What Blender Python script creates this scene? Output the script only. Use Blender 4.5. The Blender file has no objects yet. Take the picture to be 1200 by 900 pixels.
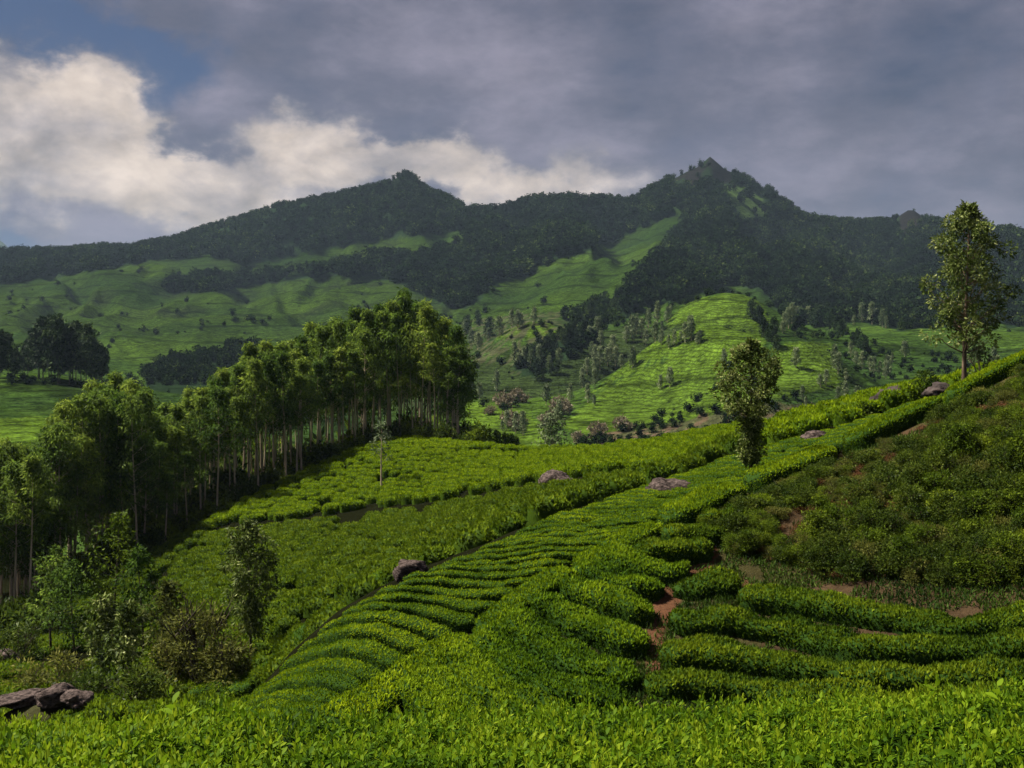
import bpy, math, random
import numpy as np
from math import radians, pi, sin, cos

S = bpy.context.scene
COL = S.collection
F = 1287.0            # focal length in pixels of the 1200 px wide photograph
HZ = 450.0            # eye level in the photograph

# ------------------------------------------------------------------ camera
cam = bpy.data.cameras.new('camera'); cam.sensor_width = 36; cam.lens = 36 * F / 1200
cam.clip_start = 0.1; cam.clip_end = 60000
co = bpy.data.objects.new('camera', cam); COL.objects.link(co)
co.location = (0, 0, 0); co.rotation_euler = (radians(90), 0, 0)
S.camera = co

# ------------------------------------------------------------------ light
SUN_AZ = radians(-74)      # from the left of the view (0 = view direction, clockwise positive)
SUN_EL = radians(53)
sun = bpy.data.lights.new('sun', 'SUN'); sun.energy = 5.0; sun.angle = radians(7.0); sun.color = (1.0, 0.93, 0.80)
so = bpy.data.objects.new('sun', sun); COL.objects.link(so)
from mathutils import Vector
sd = Vector((sin(SUN_AZ) * cos(SUN_EL), cos(SUN_AZ) * cos(SUN_EL), sin(SUN_EL)))
so.rotation_euler = sd.to_track_quat('Z', 'Y').to_euler(); so.location = (0, 0, 40)

W = bpy.data.worlds.new('World'); S.world = W; W.use_nodes = True
def N(nt, t, **kw):
    n = nt.nodes.new(t)
    for k, v in kw.items(): setattr(n, k, v)
    return n
def L(nt, a, b): nt.links.new(a, b)
def sky_world():
    nt = W.node_tree; nt.nodes.clear()
    out = N(nt, 'ShaderNodeOutputWorld')
    sky = N(nt, 'ShaderNodeTexSky', sky_type='NISHITA', sun_disc=False)
    sky.sun_elevation = SUN_EL; sky.sun_rotation = SUN_AZ; sky.altitude = 1500
    b1 = N(nt, 'ShaderNodeBackground'); b1.inputs[1].default_value = 0.05
    L(nt, sky.outputs[0], b1.inputs[0])
    b2 = N(nt, 'ShaderNodeBackground'); b2.inputs[1].default_value = 1.0
    geo = N(nt, 'ShaderNodeTexCoord')
    sep = N(nt, 'ShaderNodeSeparateXYZ'); L(nt, geo.outputs['Generated'], sep.inputs[0])
    def M(op, a, b=None, c=None, clamp=False):
        m = N(nt, 'ShaderNodeMath', operation=op); m.use_clamp = clamp
        for i, v in enumerate((a, b, c)):
            if v is None: continue
            if isinstance(v, (int, float)): m.inputs[i].default_value = v
            else: L(nt, v, m.inputs[i])
        return m.outputs[0]
    az = M('ARCTAN2', sep.outputs[0], sep.outputs[1])
    el = M('ARCSINE', sep.outputs[2])
    def noise(scale, detail, rough, sx=1, sy=1, off=0, dist=0.0):
        cb = N(nt, 'ShaderNodeCombineXYZ')
        L(nt, M('MULTIPLY_ADD', az, sx, off), cb.inputs[0]); L(nt, M('MULTIPLY', el, sy), cb.inputs[1])
        cb.inputs[2].default_value = off * 1.7
        t = N(nt, 'ShaderNodeTexNoise'); t.inputs['Scale'].default_value = scale
        t.inputs['Detail'].default_value = detail; t.inputs['Roughness'].default_value = rough
        t.inputs['Distortion'].default_value = dist
        L(nt, cb.outputs[0], t.inputs['Vector']); return t.outputs['Fac']
    n1 = noise(7, 8, 0.60, 1, 1.5, 3.1); n2 = noise(7, 8, 0.60, 1, 1.5, 11.7)
    wx = M('MULTIPLY_ADD', M('SUBTRACT', n1, 0.5), 0.20, az)
    wy = M('MULTIPLY_ADD', M('SUBTRACT', n2, 0.5), 0.16, el)
    def blob(px, py, sx, sy, rot=0, amp=1.0):
        a0 = math.atan((px - 600) / F); e0 = math.atan((HZ - py) / F * cos(a0))
        dx = M('SUBTRACT', wx, a0); dy = M('SUBTRACT', wy, e0)
        c, s_ = cos(radians(rot)), sin(radians(rot))
        u = M('DIVIDE', M('ADD', M('MULTIPLY', dx, c), M('MULTIPLY', dy, s_)), sx / F)
        v = M('DIVIDE', M('SUBTRACT', M('MULTIPLY', dy, c), M('MULTIPLY', dx, s_)), sy / F)
        r2 = M('ADD', M('MULTIPLY', u, u), M('MULTIPLY', v, v))
        return M('MULTIPLY', M('EXPONENT', M('MULTIPLY', r2, -1.0)), amp)
    def total(bl):
        t = bl[0]
        for b in bl[1:]: t = M('ADD', t, b)
        return t
    bright = total([blob(-60, 160, 190, 95, 0, 1.15), blob(75, 130, 80, 70, 0, .75), blob(110, 175, 110, 45, -20, .8), blob(215, 205, 90, 28, -14, .8),
                    blob(375, 160, 55, 40, 0, .95), blob(330, 200, 150, 24, 0, .55), blob(470, 195, 90, 30, -10, .8),
                    blob(600, 208, 130, 34, -4, .9), blob(290, 250, 75, 20, 12, .95), blob(740, 190, 90, 40, 0, .35)])
    det = noise(16, 9, 0.62, 1, 1.3, 5.5)
    bf = M('ADD', bright, M('MULTIPLY', M('SUBTRACT', det, 0.5), 0.9))
    mr = N(nt, 'ShaderNodeMapRange', interpolation_type='SMOOTHSTEP'); L(nt, bf, mr.inputs[0])
    mr.inputs[1].default_value = 0.27; mr.inputs[2].default_value = 0.90
    blue = total([blob(60, 20, 120, 42, -15, 1.3), blob(170, 110, 85, 60, 0, .75), blob(230, 60, 90, 30, 0, .5), blob(25, 290, 60, 30, 0, .85), blob(-500, 240, 260, 60, 0, 1.0)])
    bl2 = M('ADD', blue, M('MULTIPLY', M('SUBTRACT', det, 0.5), 0.8))
    mb = N(nt, 'ShaderNodeMapRange', interpolation_type='SMOOTHSTEP'); L(nt, bl2, mb.inputs[0])
    mb.inputs[1].default_value = 0.35; mb.inputs[2].default_value = 1.15
    # grey deck
    big = noise(4.2, 9, 0.62, 1, 2.1, 21.0)
    deck = N(nt, 'ShaderNodeValToRGB'); L(nt, big, deck.inputs[0])
    e = deck.color_ramp.elements
    e[0].position = 0.33; e[0].color = (0.022, 0.029, 0.058, 1)
    e[1].position = 0.66; e[1].color = (0.118, 0.108, 0.142, 1)
    m = e.new(0.5); m.color = (0.058, 0.057, 0.085, 1)
    mix = N(nt, 'ShaderNodeMix', data_type='RGBA'); L(nt, mr.outputs[0], mix.inputs['Factor'])
    L(nt, deck.outputs[0], mix.inputs['A'])
    cr = N(nt, 'ShaderNodeValToRGB'); L(nt, bf, cr.inputs[0])
    e = cr.color_ramp.elements; e[0].position = 0.3; e[0].color = (0.145, 0.14, 0.16, 1); e[1].position = 1.35 if False else 1.0; e[1].color = (0.33, 0.275, 0.235, 1)
    inner = noise(11, 8, .6, 1, 1.6, 33.0); ir = N(nt, 'ShaderNodeValToRGB'); L(nt, inner, ir.inputs[0]); q = ir.color_ramp.elements
    q[0].position = .34; q[0].color = (.50, .53, .62, 1); q[1].position = .62; q[1].color = (1, 1, 1, 1)
    mm = N(nt, 'ShaderNodeMix', data_type='RGBA', blend_type='MULTIPLY'); mm.inputs['Factor'].default_value = 1
    L(nt, cr.outputs[0], mm.inputs['A']); L(nt, ir.outputs[0], mm.inputs['B'])
    # billows: lit on the side that faces the sun
    def noise_at(dx, dy, sc):
        cb = N(nt, 'ShaderNodeCombineXYZ'); L(nt, M('ADD', az, dx), cb.inputs[0]); L(nt, M('MULTIPLY', M('ADD', el, dy), 1.3), cb.inputs[1]); cb.inputs[2].default_value = 9.2
        t = N(nt, 'ShaderNodeTexNoise'); t.inputs['Scale'].default_value = sc; t.inputs['Detail'].default_value = 7; t.inputs['Roughness'].default_value = .55; t.inputs['Distortion'].default_value = .4
        L(nt, cb.outputs[0], t.inputs['Vector']); return t.outputs['Fac']
    bil = M('ADD', M('MULTIPLY', M('SUBTRACT', noise_at(0, 0, 14), noise_at(-.012, .012, 14)), 1.3), 1.0, clamp=False)
    b3 = N(nt, 'ShaderNodeMix', data_type='RGBA', blend_type='MULTIPLY'); b3.inputs['Factor'].default_value = 1; b3.clamp_result = False
    cbb = N(nt, 'ShaderNodeCombineColor'); [L(nt, bil, cbb.inputs[i]) for i in range(3)]
    L(nt, mm.outputs['Result'], b3.inputs['A']); L(nt, cbb.outputs[0], b3.inputs['B']); L(nt, b3.outputs['Result'], mix.inputs['B'])
    bil2 = M('ADD', M('MULTIPLY', M('SUBTRACT', noise_at(.3, 0, 8), noise_at(.28, .02, 8)), 0.6), 1.0)
    cb2 = N(nt, 'ShaderNodeCombineColor'); [L(nt, bil2, cb2.inputs[i]) for i in range(3)]
    b4 = N(nt, 'ShaderNodeMix', data_type='RGBA', blend_type='MULTIPLY'); b4.inputs['Factor'].default_value = 1
    L(nt, deck.outputs[0], b4.inputs['A']); L(nt, cb2.outputs[0], b4.inputs['B']); L(nt, b4.outputs['Result'], mix.inputs['A'])
    L(nt, mix.outputs['Result'], b2.inputs[0])
    ms = N(nt, 'ShaderNodeMixShader')
    hole = M('MULTIPLY', mb.outputs[0], M('SUBTRACT', 1.0, mr.outputs[0]))
    veil = N(nt, 'ShaderNodeMix', data_type='RGBA'); L(nt, hole, veil.inputs['Factor']); L(nt, mix.outputs['Result'], veil.inputs['A'])
    veil.inputs['B'].default_value = (.007, .018, .062, 1); L(nt, veil.outputs['Result'], b2.inputs[0])
    L(nt, M('MULTIPLY', hole, .14), ms.inputs[0])
    L(nt, b2.outputs[0], ms.inputs[1]); L(nt, b1.outputs[0], ms.inputs[2])
    L(nt, ms.outputs[0], out.inputs[0])
sky_world()
S.view_settings.view_transform = 'Standard'; S.view_settings.look = 'None'
S.view_settings.exposure = 1.15; S.view_settings.gamma = 1.0
S.cycles.use_denoising = True
S.cycles.max_bounces = 5; S.cycles.diffuse_bounces = 2; S.cycles.transmission_bounces = 3
S.cycles.volume_bounces = 0; S.cycles.glossy_bounces = 1; S.cycles.transparent_max_bounces = 8

# ------------------------------------------------------------------ noise
def _h(ix, iy, s):
    n = (ix.astype(np.int64) * 374761393 + iy.astype(np.int64) * 668265263 + s * 974711) & 0xffffffff
    n = ((n ^ (n >> 13)) * 1274126177) & 0xffffffff
    return ((n ^ (n >> 16)) & 0xffffff) / float(0xffffff)
def vn(x, y, s=0):
    x = np.asarray(x, float); y = np.asarray(y, float)
    ix = np.floor(x); iy = np.floor(y); fx = x - ix; fy = y - iy
    fx = fx * fx * (3 - 2 * fx); fy = fy * fy * (3 - 2 * fy)
    a = _h(ix, iy, s); b = _h(ix + 1, iy, s); c = _h(ix, iy + 1, s); d = _h(ix + 1, iy + 1, s)
    return ((a + (b - a) * fx) * (1 - fy) + (c + (d - c) * fx) * fy) * 2 - 1
def fbm(x, y, o=4, s=0, g=.5):
    t = 0; a = 1; n = 0
    for i in range(o):
        t = t + a * vn(np.asarray(x) * 2 ** i + i * 17.3, np.asarray(y) * 2 ** i - i * 9.1, s + i); n += a; a *= g
    return t / n

# ------------------------------------------------------------------ terrain as feature lines: px -> (py, distance)
def ln(*k):
    a = np.array(sorted(k), float)
    return a
LINES = []
def line(k): LINES.append(ln(*k))
line([(-3000, 3882.0, .6), (4000, 3882.0, .6)])
line([(-3000, HZ + F * 1.75 / 3.5, 3.5), (4000, HZ + F * 1.75 / 3.5, 3.5)])
line([(-3000, HZ + F * 2.15 / 5, 5), (4000, HZ + F * 2.15 / 5, 5)])
line([(-3000, HZ + F * 3.8 / 8, 8), (4000, HZ + F * 3.8 / 8, 8)])
line([(-600, 1150, 14), (0, 1130, 13.5), (300, 1080, 13), (600, 1020, 13), (1200, 990, 13), (1800, 980, 13)])
LB = [(-600, 1080, 19), (0, 1060, 18), (300, 1010, 17), (460, 950, 19), (545, 915, 20), (640, 880, 21), (760, 862, 22), (900, 856, 22), (1200, 872, 20.5), (1500, 880, 20)]
LM = [(-600, 1030, 23), (0, 1010, 21), (300, 960, 18.5), (460, 880, 22), (545, 830, 23.5), (640, 765, 26), (760, 702, 28.5), (850, 672, 30), (900, 672, 30), (1000, 692, 28.5), (1200, 705, 26.5), (1500, 715, 26)]
LC = [(-600, 1000, 27), (0, 985, 24), (300, 912, 20.5), (380, 868, 22), (460, 824, 24), (545, 764, 26.5), (640, 694, 29), (700, 661, 30.6), (760, 630, 32.2), (830, 600, 34), (870, 582, 35), (930, 558, 36), (1000, 528, 36.8), (1050, 505, 37.2), (1096, 484, 37.4), (1150, 457, 37.5), (1200, 432, 37.5), (1500, 310, 37.5)]
LS = [(-600, 960, 33), (0, 930, 31), (100, 880, 29.5), (200, 850, 28.8), (290, 824, 28.6), (345, 770, 28.8), (400, 723, 29.3), (440, 700, 29.9), (497, 673, 31.2), (540, 656, 32.2), (600, 629, 34), (650, 609, 35.6), (740, 579, 39), (800, 560, 41.7), (850, 540, 44), (950, 514, 46), (1020, 494, 46.5), (1090, 470, 46.5), (1200, 434, 44.5), (1500, 330, 44)]
L2 = [(-600, 860, 50), (0, 815, 50), (100, 830, 46), (200, 835, 44), (290, 829, 43), (345, 774, 43.5), (400, 726, 44.5), (440, 702, 45.5), (497, 674, 48), (540, 657, 48.5), (600, 630, 49), (650, 609, 49.5), (740, 578, 51), (800, 558, 53), (850, 530, 55), (950, 492, 57), (1020, 474, 57), (1090, 461, 55), (1130, 454, 53), (1200, 436, 50), (1500, 380, 50)]
LP = [(-600, 800, 66), (0, 778, 64), (60, 770, 66), (100, 762, 70), (170, 690, 84), (250, 616, 96), (350, 608, 93), (450, 598, 88), (520, 588, 83), (600, 572, 77), (700, 558, 70), (790, 550, 65), (860, 528, 63), (950, 497, 65), (1020, 482, 66), (1090, 474, 66), (1200, 465, 66), (1500, 420, 66)]
LK = [(-600, 770, 84), (0, 752, 84), (20, 747, 84), (60, 718, 86), (100, 694, 89), (180, 650, 97), (250, 612, 104), (290, 588, 108), (330, 570, 112), (400, 538, 119), (440, 523, 122), (480, 518, 122), (560, 525, 118), (620, 534, 112), (700, 528, 103), (760, 521, 97), (840, 508, 90), (900, 503, 86), (960, 500, 86), (1090, 498, 86), (1200, 495, 86), (1500, 440, 86)]
for k in (LB, LM, LC, LS, L2, LP, LK): line(k)
PXK = [-200, 0, 100, 200, 300, 400, 500, 560, 620, 700, 800, 900, 1000, 1100, 1200, 1400]
TAB = {150: [620, 620, 620, 620, 605, 590, 580, 583, 588, 588, 588, 583, 572, 562, 552, 540],
       220: [545, 542, 548, 552, 562, 567, 568, 575, 576, 576, 570, 560, 546, 536, 531, 520],
       300: [475, 480, 485, 500, 515, 530, 540, 536, 536, 528, 522, 513, 507, 501, 496, 490],
       380: [440, 442, 445, 465, 480, 495, 505, 502, 493, 486, 482, 474, 466, 460, 455, 450],
       470: [433, 438, 441, 450, 458, 468, 477, 468, 458, 449, 444, 442, 433, 422, 417, 410],
       570: [424, 430, 433, 440, 440, 443, 450, 437, 427, 418, 413, 416, 406, 401, 398, 392],
       680: [404, 408, 414, 422, 417, 417, 421, 411, 397, 391, 386, 396, 386, 386, 386, 380],
       820: [388, 390, 394, 399, 396, 391, 391, 381, 366, 356, 352, 371, 366, 366, 366, 360],
       1000: [370, 370, 368, 371, 371, 361, 356, 346, 331, 316, 303, 336, 341, 341, 341, 340],
       1200: [350, 350, 346, 345, 346, 331, 320, 315, 306, 291, 276, 301, 316, 316, 318, 320],
       1400: [335, 332, 326, 320, 310, 296, 285, 285, 281, 268, 250, 272, 290, 290, 296, 305]}
for D in sorted(TAB): line([(p, v, D) for p, v in zip(PXK, TAB[D])])
LX = [(-400, 320), (0, 303), (60, 297), (130, 293), (200, 286), (230, 274), (260, 265), (330, 244), (400, 230), (450, 221), (460, 217), (470, 210), (478, 208), (488, 215), (500, 226), (520, 234), (545, 248), (600, 245), (640, 236), (660, 238), (690, 238), (715, 236), (728, 241), (740, 238), (765, 225), (790, 214), (802, 206), (814, 200), (824, 193), (832, 186), (839, 192), (850, 202), (860, 208), (880, 216), (893, 226), (902, 222), (912, 238), (922, 240), (935, 258), (960, 266), (1000, 266), (1040, 263), (1048, 262), (1056, 255), (1064, 251), (1072, 252), (1088, 262), (1120, 266), (1160, 274), (1200, 280), (1400, 310), (1800, 340)]
line([(p, v, 1640 + 60 * sin(p / 140)) for p, v in LX])
line([(p, v + 14, 1725 + 60 * sin(p / 140)) for p, v in LX])
line([(-600, 400, 2100), (1800, 400, 2100)])
line([(-600, 440, 2700), (1800, 440, 2700)])
line([(-600, 454, 14000), (1800, 454, 14000)])

def pchip_cols(X, Y, Q):
    """column-wise monotone cubic: X, Y are (n, cols), Q is (m,) shared queries -> (m, cols)"""
    n, c = X.shape
    h = np.diff(X, axis=0); d = np.diff(Y, axis=0) / h
    m = np.zeros_like(Y)
    w1 = 2 * h[1:] + h[:-1]; w2 = h[1:] + 2 * h[:-1]
    ok = (d[:-1] * d[1:]) > 0
    with np.errstate(divide='ignore', invalid='ignore'):
        hm = (w1 + w2) / (w1 / d[:-1] + w2 / d[1:])
    m[1:-1] = np.where(ok, hm, 0); m[0] = d[0]; m[-1] = d[-1]
    out = np.empty((len(Q), c))
    for j in range(c):
        k = np.clip(np.searchsorted(X[:, j], Q) - 1, 0, n - 2)
        hh = h[k, j]; t = np.clip((Q - X[k, j]) / hh, 0, 1)
        t2 = t * t; t3 = t2 * t
        out[:, j] = (2*t3 - 3*t2 + 1) * Y[k, j] + (t3 - 2*t2 + t) * hh * m[k, j] + (3*t2 - 2*t3) * Y[k+1, j] + (t3 - t2) * hh * m[k+1, j]
    return out
TPX = np.concatenate([np.arange(-2600, -400, 60), np.arange(-400, 1600, 4), np.arange(1600, 3900, 60)]).astype(float)
TLD = np.concatenate([np.linspace(math.log(.6), math.log(17), 50)[:-1], np.linspace(math.log(17), math.log(60), 200)[:-1],
                      np.linspace(math.log(60), math.log(250), 150)[:-1], np.linspace(math.log(250), math.log(2000), 420)[:-1], np.linspace(math.log(2000), math.log(14000), 40)])
def smooth_interp(px, kx, kv, w):
    off = np.linspace(-w, w, 7); g = np.exp(-(off / (w * .6 + 1e-6)) ** 2); g /= g.sum()
    return sum(gg * np.interp(px + o, kx, kv) for gg, o in zip(g, off))
KZ = []; KD = []
for i, a in enumerate(LINES):
    w = 14 if i < 13 else (40 if a[0, 2] < 1450 else 1)
    py = smooth_interp(TPX, a[:, 0], a[:, 1], w); dd = smooth_interp(TPX, a[:, 0], a[:, 2], w)
    KD.append(np.log(dd)); KZ.append((HZ - py) / F * dd)
KD = np.array(KD); KZ = np.array(KZ)
for j in range(1, len(KD)): KD[j] = np.maximum(KD[j], KD[j - 1] + .015)
TZ = pchip_cols(KD, KZ, TLD)                       # (rows, cols) heights
# knolls and noise
GPX, GLD = np.meshgrid(TPX, TLD); GD = np.exp(GLD); GX = (GPX - 600) / F * GD
def knoll(px, D, spx, sl, amp, sh=0):
    global TZ
    g = np.exp(-.5 * ((GPX - px) / spx) ** 2 - .5 * ((GLD - math.log(D) - sh * (GPX - px)) / sl) ** 2)
    TZ = TZ + g * amp / F * GD
knoll(838, 425, 84, .062, 80, -.0008); knoll(868, 345, 58, .045, 44); knoll(960, 400, 45, .045, 34); knoll(860, 575, 60, .075, 66); knoll(745, 500, 85, .05, -62); knoll(610, 370, 40, .05, -8); knoll(700, 575, 40, .05, 16); knoll(1010, 520, 50, .05, 18)
knoll(775, 640, 55, .06, 26); knoll(620, 600, 42, .045, 34); knoll(945, 480, 38, .05, 30); knoll(690, 520, 60, .05, 14, -.001)
knoll(60, 520, 110, .09, -16); knoll(60, 400, 90, .05, 6); knoll(1120, 560, 90, .08, 14); knoll(560, 430, 40, .05, 10)
knoll(700, 900, 70, .09, 16); knoll(240, 1000, 70, .08, 12); knoll(120, 1150, 60, .07, 12); knoll(380, 1050, 80, .06, 12); knoll(450, 1250, 60, .05, 12)
def smst(a, b, x):
    t = np.clip((x - a) / (b - a), 0, 1); return t * t * (3 - 2 * t)
TZ += .07 * fbm(GX / 1.6, GD / 1.6, 3, 5) * smst(1, 8, GD) * (1 - smst(200, 400, GD))
TZ += .30 * fbm(GX / 14, GD / 14, 3, 9) * smst(45, 90, GD)
TZ += 3.6 * fbm(GX / 55, GD / 80, 3, 12) * smst(260, 420, GD)
TZ += 3.2 * fbm(GX / 34, GD / 60, 3, 47) * smst(600, 800, GD) * (1 - smst(2000, 2500, GD))
rid = 1 - np.abs(fbm(GPX / 75 + .6 * fbm(GPX / 90, GLD * 6, 2, 3), GLD * 3.2, 3, 31)) * 2.2
crest_fade = 1 - .92 * smst(1350, 1640, GD) * (1 - smst(1700, 1900, GD))
TZ += (rid * (13 + 14 * smst(1000, 1300, GD)) - 8 + 14 * fbm(GX / 150, GD / 190, 4, 44)) * smst(620, 1000, GD) * crest_fade * (1 - smst(1900, 2600, GD))

def H(x, y):
    x = np.atleast_1d(np.asarray(x, float)); y = np.atleast_1d(np.asarray(y, float))
    D = np.clip(y, .61, 13900); px = 600 + F * x / D
    i = np.clip(np.searchsorted(TLD, np.log(D)) - 1, 0, len(TLD) - 2); j = np.clip(np.searchsorted(TPX, px) - 1, 0, len(TPX) - 2)
    u = np.clip((np.log(D) - TLD[i]) / (TLD[i+1] - TLD[i]), 0, 1); v = np.clip((px - TPX[j]) / (TPX[j+1] - TPX[j]), 0, 1)
    return (TZ[i, j] * (1-u) * (1-v) + TZ[i+1, j] * u * (1-v) + TZ[i, j+1] * (1-u) * v + TZ[i+1, j+1] * u * v)
def at(px, D): return ((px - 600) / F * D, D, float(H((px - 600) / F * D, D)[0]))
def PY(px, D): return HZ - F * H((px - 600) / F * np.asarray(D, float), D) / D
def hit(px, py, dmin=6, dmax=2000):
    D = np.exp(np.linspace(math.log(dmin), math.log(dmax), 700))
    p = HZ - F * H((px - 600) / F * D, D) / D
    k = np.nonzero(p <= py)[0]
    return at(px, D[k[0]] if len(k) else D[np.argmin(p)])
def lineD(Ln, px):
    a = np.array(sorted(Ln)); return float(np.interp(px, a[:, 0], a[:, 2]))
def linePY(Ln, px):
    a = np.array(sorted(Ln)); return float(np.interp(px, a[:, 0], a[:, 1]))

def inpoly(px, py, poly):
    px = np.asarray(px); py = np.asarray(py); c = np.zeros(px.shape, bool); n = len(poly)
    for i in range(n):
        x1, y1 = poly[i]; x2, y2 = poly[(i + 1) % n]
        if y1 == y2: continue
        c ^= ((y1 > py) != (y2 > py)) & (px < (x2 - x1) * (py - y1) / (y2 - y1) + x1)
    return c
FOREST = [
 [(-900, 60), (-900, 332), (0, 332), (100, 320), (180, 306), (230, 300), (290, 310), (330, 305), (400, 289), (470, 278), (545, 270), (560, 290), (575, 60)],
 [(190, 341), (200, 330), (260, 330), (330, 321), (430, 308), (500, 302), (560, 280), (575, 60), (800, 60), (790, 252), (760, 264), (700, 291), (640, 311), (580, 335), (550, 364), (525, 360), (480, 340), (440, 325), (330, 328), (270, 342), (200, 346)],
 [(780, 60), (797, 262), (778, 300), (742, 333), (705, 356), (655, 378), (700, 386), (760, 362), (800, 348), (850, 336), (895, 342), (925, 383), (1000, 377), (1060, 388), (1130, 383), (1900, 383), (1900, 60)],
 [(595, 428), (640, 405), (700, 386), (690, 405), (640, 440), (610, 442)],
 [(165, 440), (200, 425), (260, 418), (300, 410), (300, 440), (210, 462), (175, 466)],
 
]
def forest_mask(px, py, D):
    wx = px + 9 * fbm(px / 22., py / 16., 4, 71, .7); wy = py + 7 * fbm(px / 22., py / 16., 4, 77, .7)
    m = np.zeros(np.shape(px), bool)
    for p in FOREST: m |= inpoly(wx, wy, p)
    return (m & (D > 430)) | (D > 1760)

# ------------------------------------------------------------------ materials
def srgb(r, g, b): return tuple(((c / 255) / 12.92 if c / 255 <= .04045 else ((c / 255 + .055) / 1.055) ** 2.4) for c in (r, g, b)) + (1,)
def leafmat(name, cols, trans=.25, rough=.55, objvar=.12, spec=.06):
    m = bpy.data.materials.new(name); m.use_nodes = True; nt = m.node_tree; nt.nodes.clear()
    out = N(nt, 'ShaderNodeOutputMaterial')
    at_ = N(nt, 'ShaderNodeAttribute', attribute_name='var')
    r = N(nt, 'ShaderNodeValToRGB'); L(nt, at_.outputs['Fac'], r.inputs[0]); e = r.color_ramp.elements
    for i, c in enumerate(cols):
        p = i / (len(cols) - 1)
        if i == 0: e[0].position = 0; e[0].color = (*c, 1)
        elif i == len(cols) - 1: e[-1].position = 1; e[-1].color = (*c, 1)
        else: q = e.new(p); q.color = (*c, 1)
    oi = N(nt, 'ShaderNodeObjectInfo')
    hs = N(nt, 'ShaderNodeHueSaturation'); L(nt, r.outputs[0], hs.inputs['Color'])
    mr = N(nt, 'ShaderNodeMapRange'); L(nt, oi.outputs['Random'], mr.inputs[0]); mr.inputs[3].default_value = .5 - objvar * .05; mr.inputs[4].default_value = .5 + objvar * .05
    mv = N(nt, 'ShaderNodeMapRange'); L(nt, oi.outputs['Random'], mv.inputs[0]); mv.inputs[3].default_value = 1 + objvar; mv.inputs[4].default_value = 1 - objvar
    L(nt, mr.outputs[0], hs.inputs['Hue']); L(nt, mv.outputs[0], hs.inputs['Value'])
    p = N(nt, 'ShaderNodeBsdfPrincipled'); L(nt, hs.outputs[0], p.inputs['Base Color'])
    p.inputs['Roughness'].default_value = rough; p.inputs['Specular IOR Level'].default_value = spec
    if trans:
        t = N(nt, 'ShaderNodeBsdfTranslucent'); L(nt, hs.outputs[0], t.inputs[0])
        mx = N(nt, 'ShaderNodeMixShader'); mx.inputs[0].default_value = trans
        L(nt, p.outputs[0], mx.inputs[1]); L(nt, t.outputs[0], mx.inputs[2]); L(nt, mx.outputs[0], out.inputs[0])
    else: L(nt, p.outputs[0], out.inputs[0])
    return m
def plainmat(name, c1, c2, scale=6, rough=.85, bump=.4, stretch=(1, 1, 1), thr=(.35, .65), bdist=.05, spec=.04):
    m = bpy.data.materials.new(name); m.use_nodes = True; nt = m.node_tree
    p = nt.nodes['Principled BSDF']; p.inputs['Roughness'].default_value = rough; p.inputs['Specular IOR Level'].default_value = spec
    tc = N(nt, 'ShaderNodeTexCoord'); mp = N(nt, 'ShaderNodeMapping'); mp.inputs['Scale'].default_value = stretch
    L(nt, tc.outputs['Object'], mp.inputs[0])
    n = N(nt, 'ShaderNodeTexNoise'); n.inputs['Scale'].default_value = scale; n.inputs['Detail'].default_value = 8; n.inputs['Roughness'].default_value = .65
    L(nt, mp.outputs[0], n.inputs['Vector'])
    r = N(nt, 'ShaderNodeValToRGB'); L(nt, n.outputs['Fac'], r.inputs[0]); e = r.color_ramp.elements
    e[0].position = thr[0]; e[0].color = (*c1, 1); e[1].position = thr[1]; e[1].color = (*c2, 1)
    L(nt, r.outputs[0], p.inputs['Base Color'])
    b = N(nt, 'ShaderNodeBump'); b.inputs['Strength'].default_value = bump; b.inputs['Distance'].default_value = bdist
    L(nt, n.outputs['Fac'], b.inputs['Height']); L(nt, b.outputs[0], p.inputs['Normal'])
    return m
MT = {}
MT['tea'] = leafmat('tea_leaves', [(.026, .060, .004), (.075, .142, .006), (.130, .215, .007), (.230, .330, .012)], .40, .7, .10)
MT['tea_flush'] = leafmat('tea_leaves_bright', [(.032, .068, .004), (.100, .170, .005), (.175, .262, .006), (.290, .380, .010)], .42, .7, .10)  # brighter tea; the sun patches on the fields are put into this colour
MT['tea_dark'] = leafmat('tea_leaves_dark', [(.024, .052, .004), (.066, .115, .006), (.115, .175, .008), (.190, .250, .011)], .38, .7, .10)  # darker tea for fields outside the sun patches, shade put into the colour
MT['tea_core'] = plainmat('tea_twigs', (.010, .026, .004), (.030, .066, .008), 12, .9, .6)
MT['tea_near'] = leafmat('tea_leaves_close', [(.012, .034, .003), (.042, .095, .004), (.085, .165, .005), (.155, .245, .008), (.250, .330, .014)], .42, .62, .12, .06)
MT['euc'] = leafmat('eucalyptus_leaves', [(.032, .056, .012), (.072, .124, .017), (.125, .200, .026), (.215, .300, .042)], .48, .6, .45)
MT['oak'] = leafmat('silver_oak_leaves', [(.026, .044, .010), (.065, .098, .018), (.125, .160, .034), (.300, .330, .130)], .2, .5, .12)
MT['pale'] = leafmat('pale_tree_leaves', [(.060, .095, .036), (.120, .165, .070), (.205, .250, .125), (.330, .370, .220)], .2, .6, .25)
MT['pink'] = leafmat('blossoming_shrub_leaves', [(.08, .075, .04), (.14, .115, .07), (.20, .165, .11), (.30, .26, .20)], .2, .6, .2)
MT['for'] = leafmat('forest_leaves', [(.006, .016, .006), (.014, .034, .010), (.030, .062, .016), (.065, .105, .028)], .1, .7, .6, .1)
MT['sh1'] = leafmat('shrub_leaves_bright', [(.030, .052, .006), (.075, .120, .009), (.130, .185, .012), (.200, .270, .022)], .4, .5, .25)
MT['sh2'] = leafmat('shrub_leaves_dark', [(.018, .034, .006), (.044, .074, .010), (.078, .112, .013), (.125, .165, .022)], .35, .45, .25)
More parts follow.
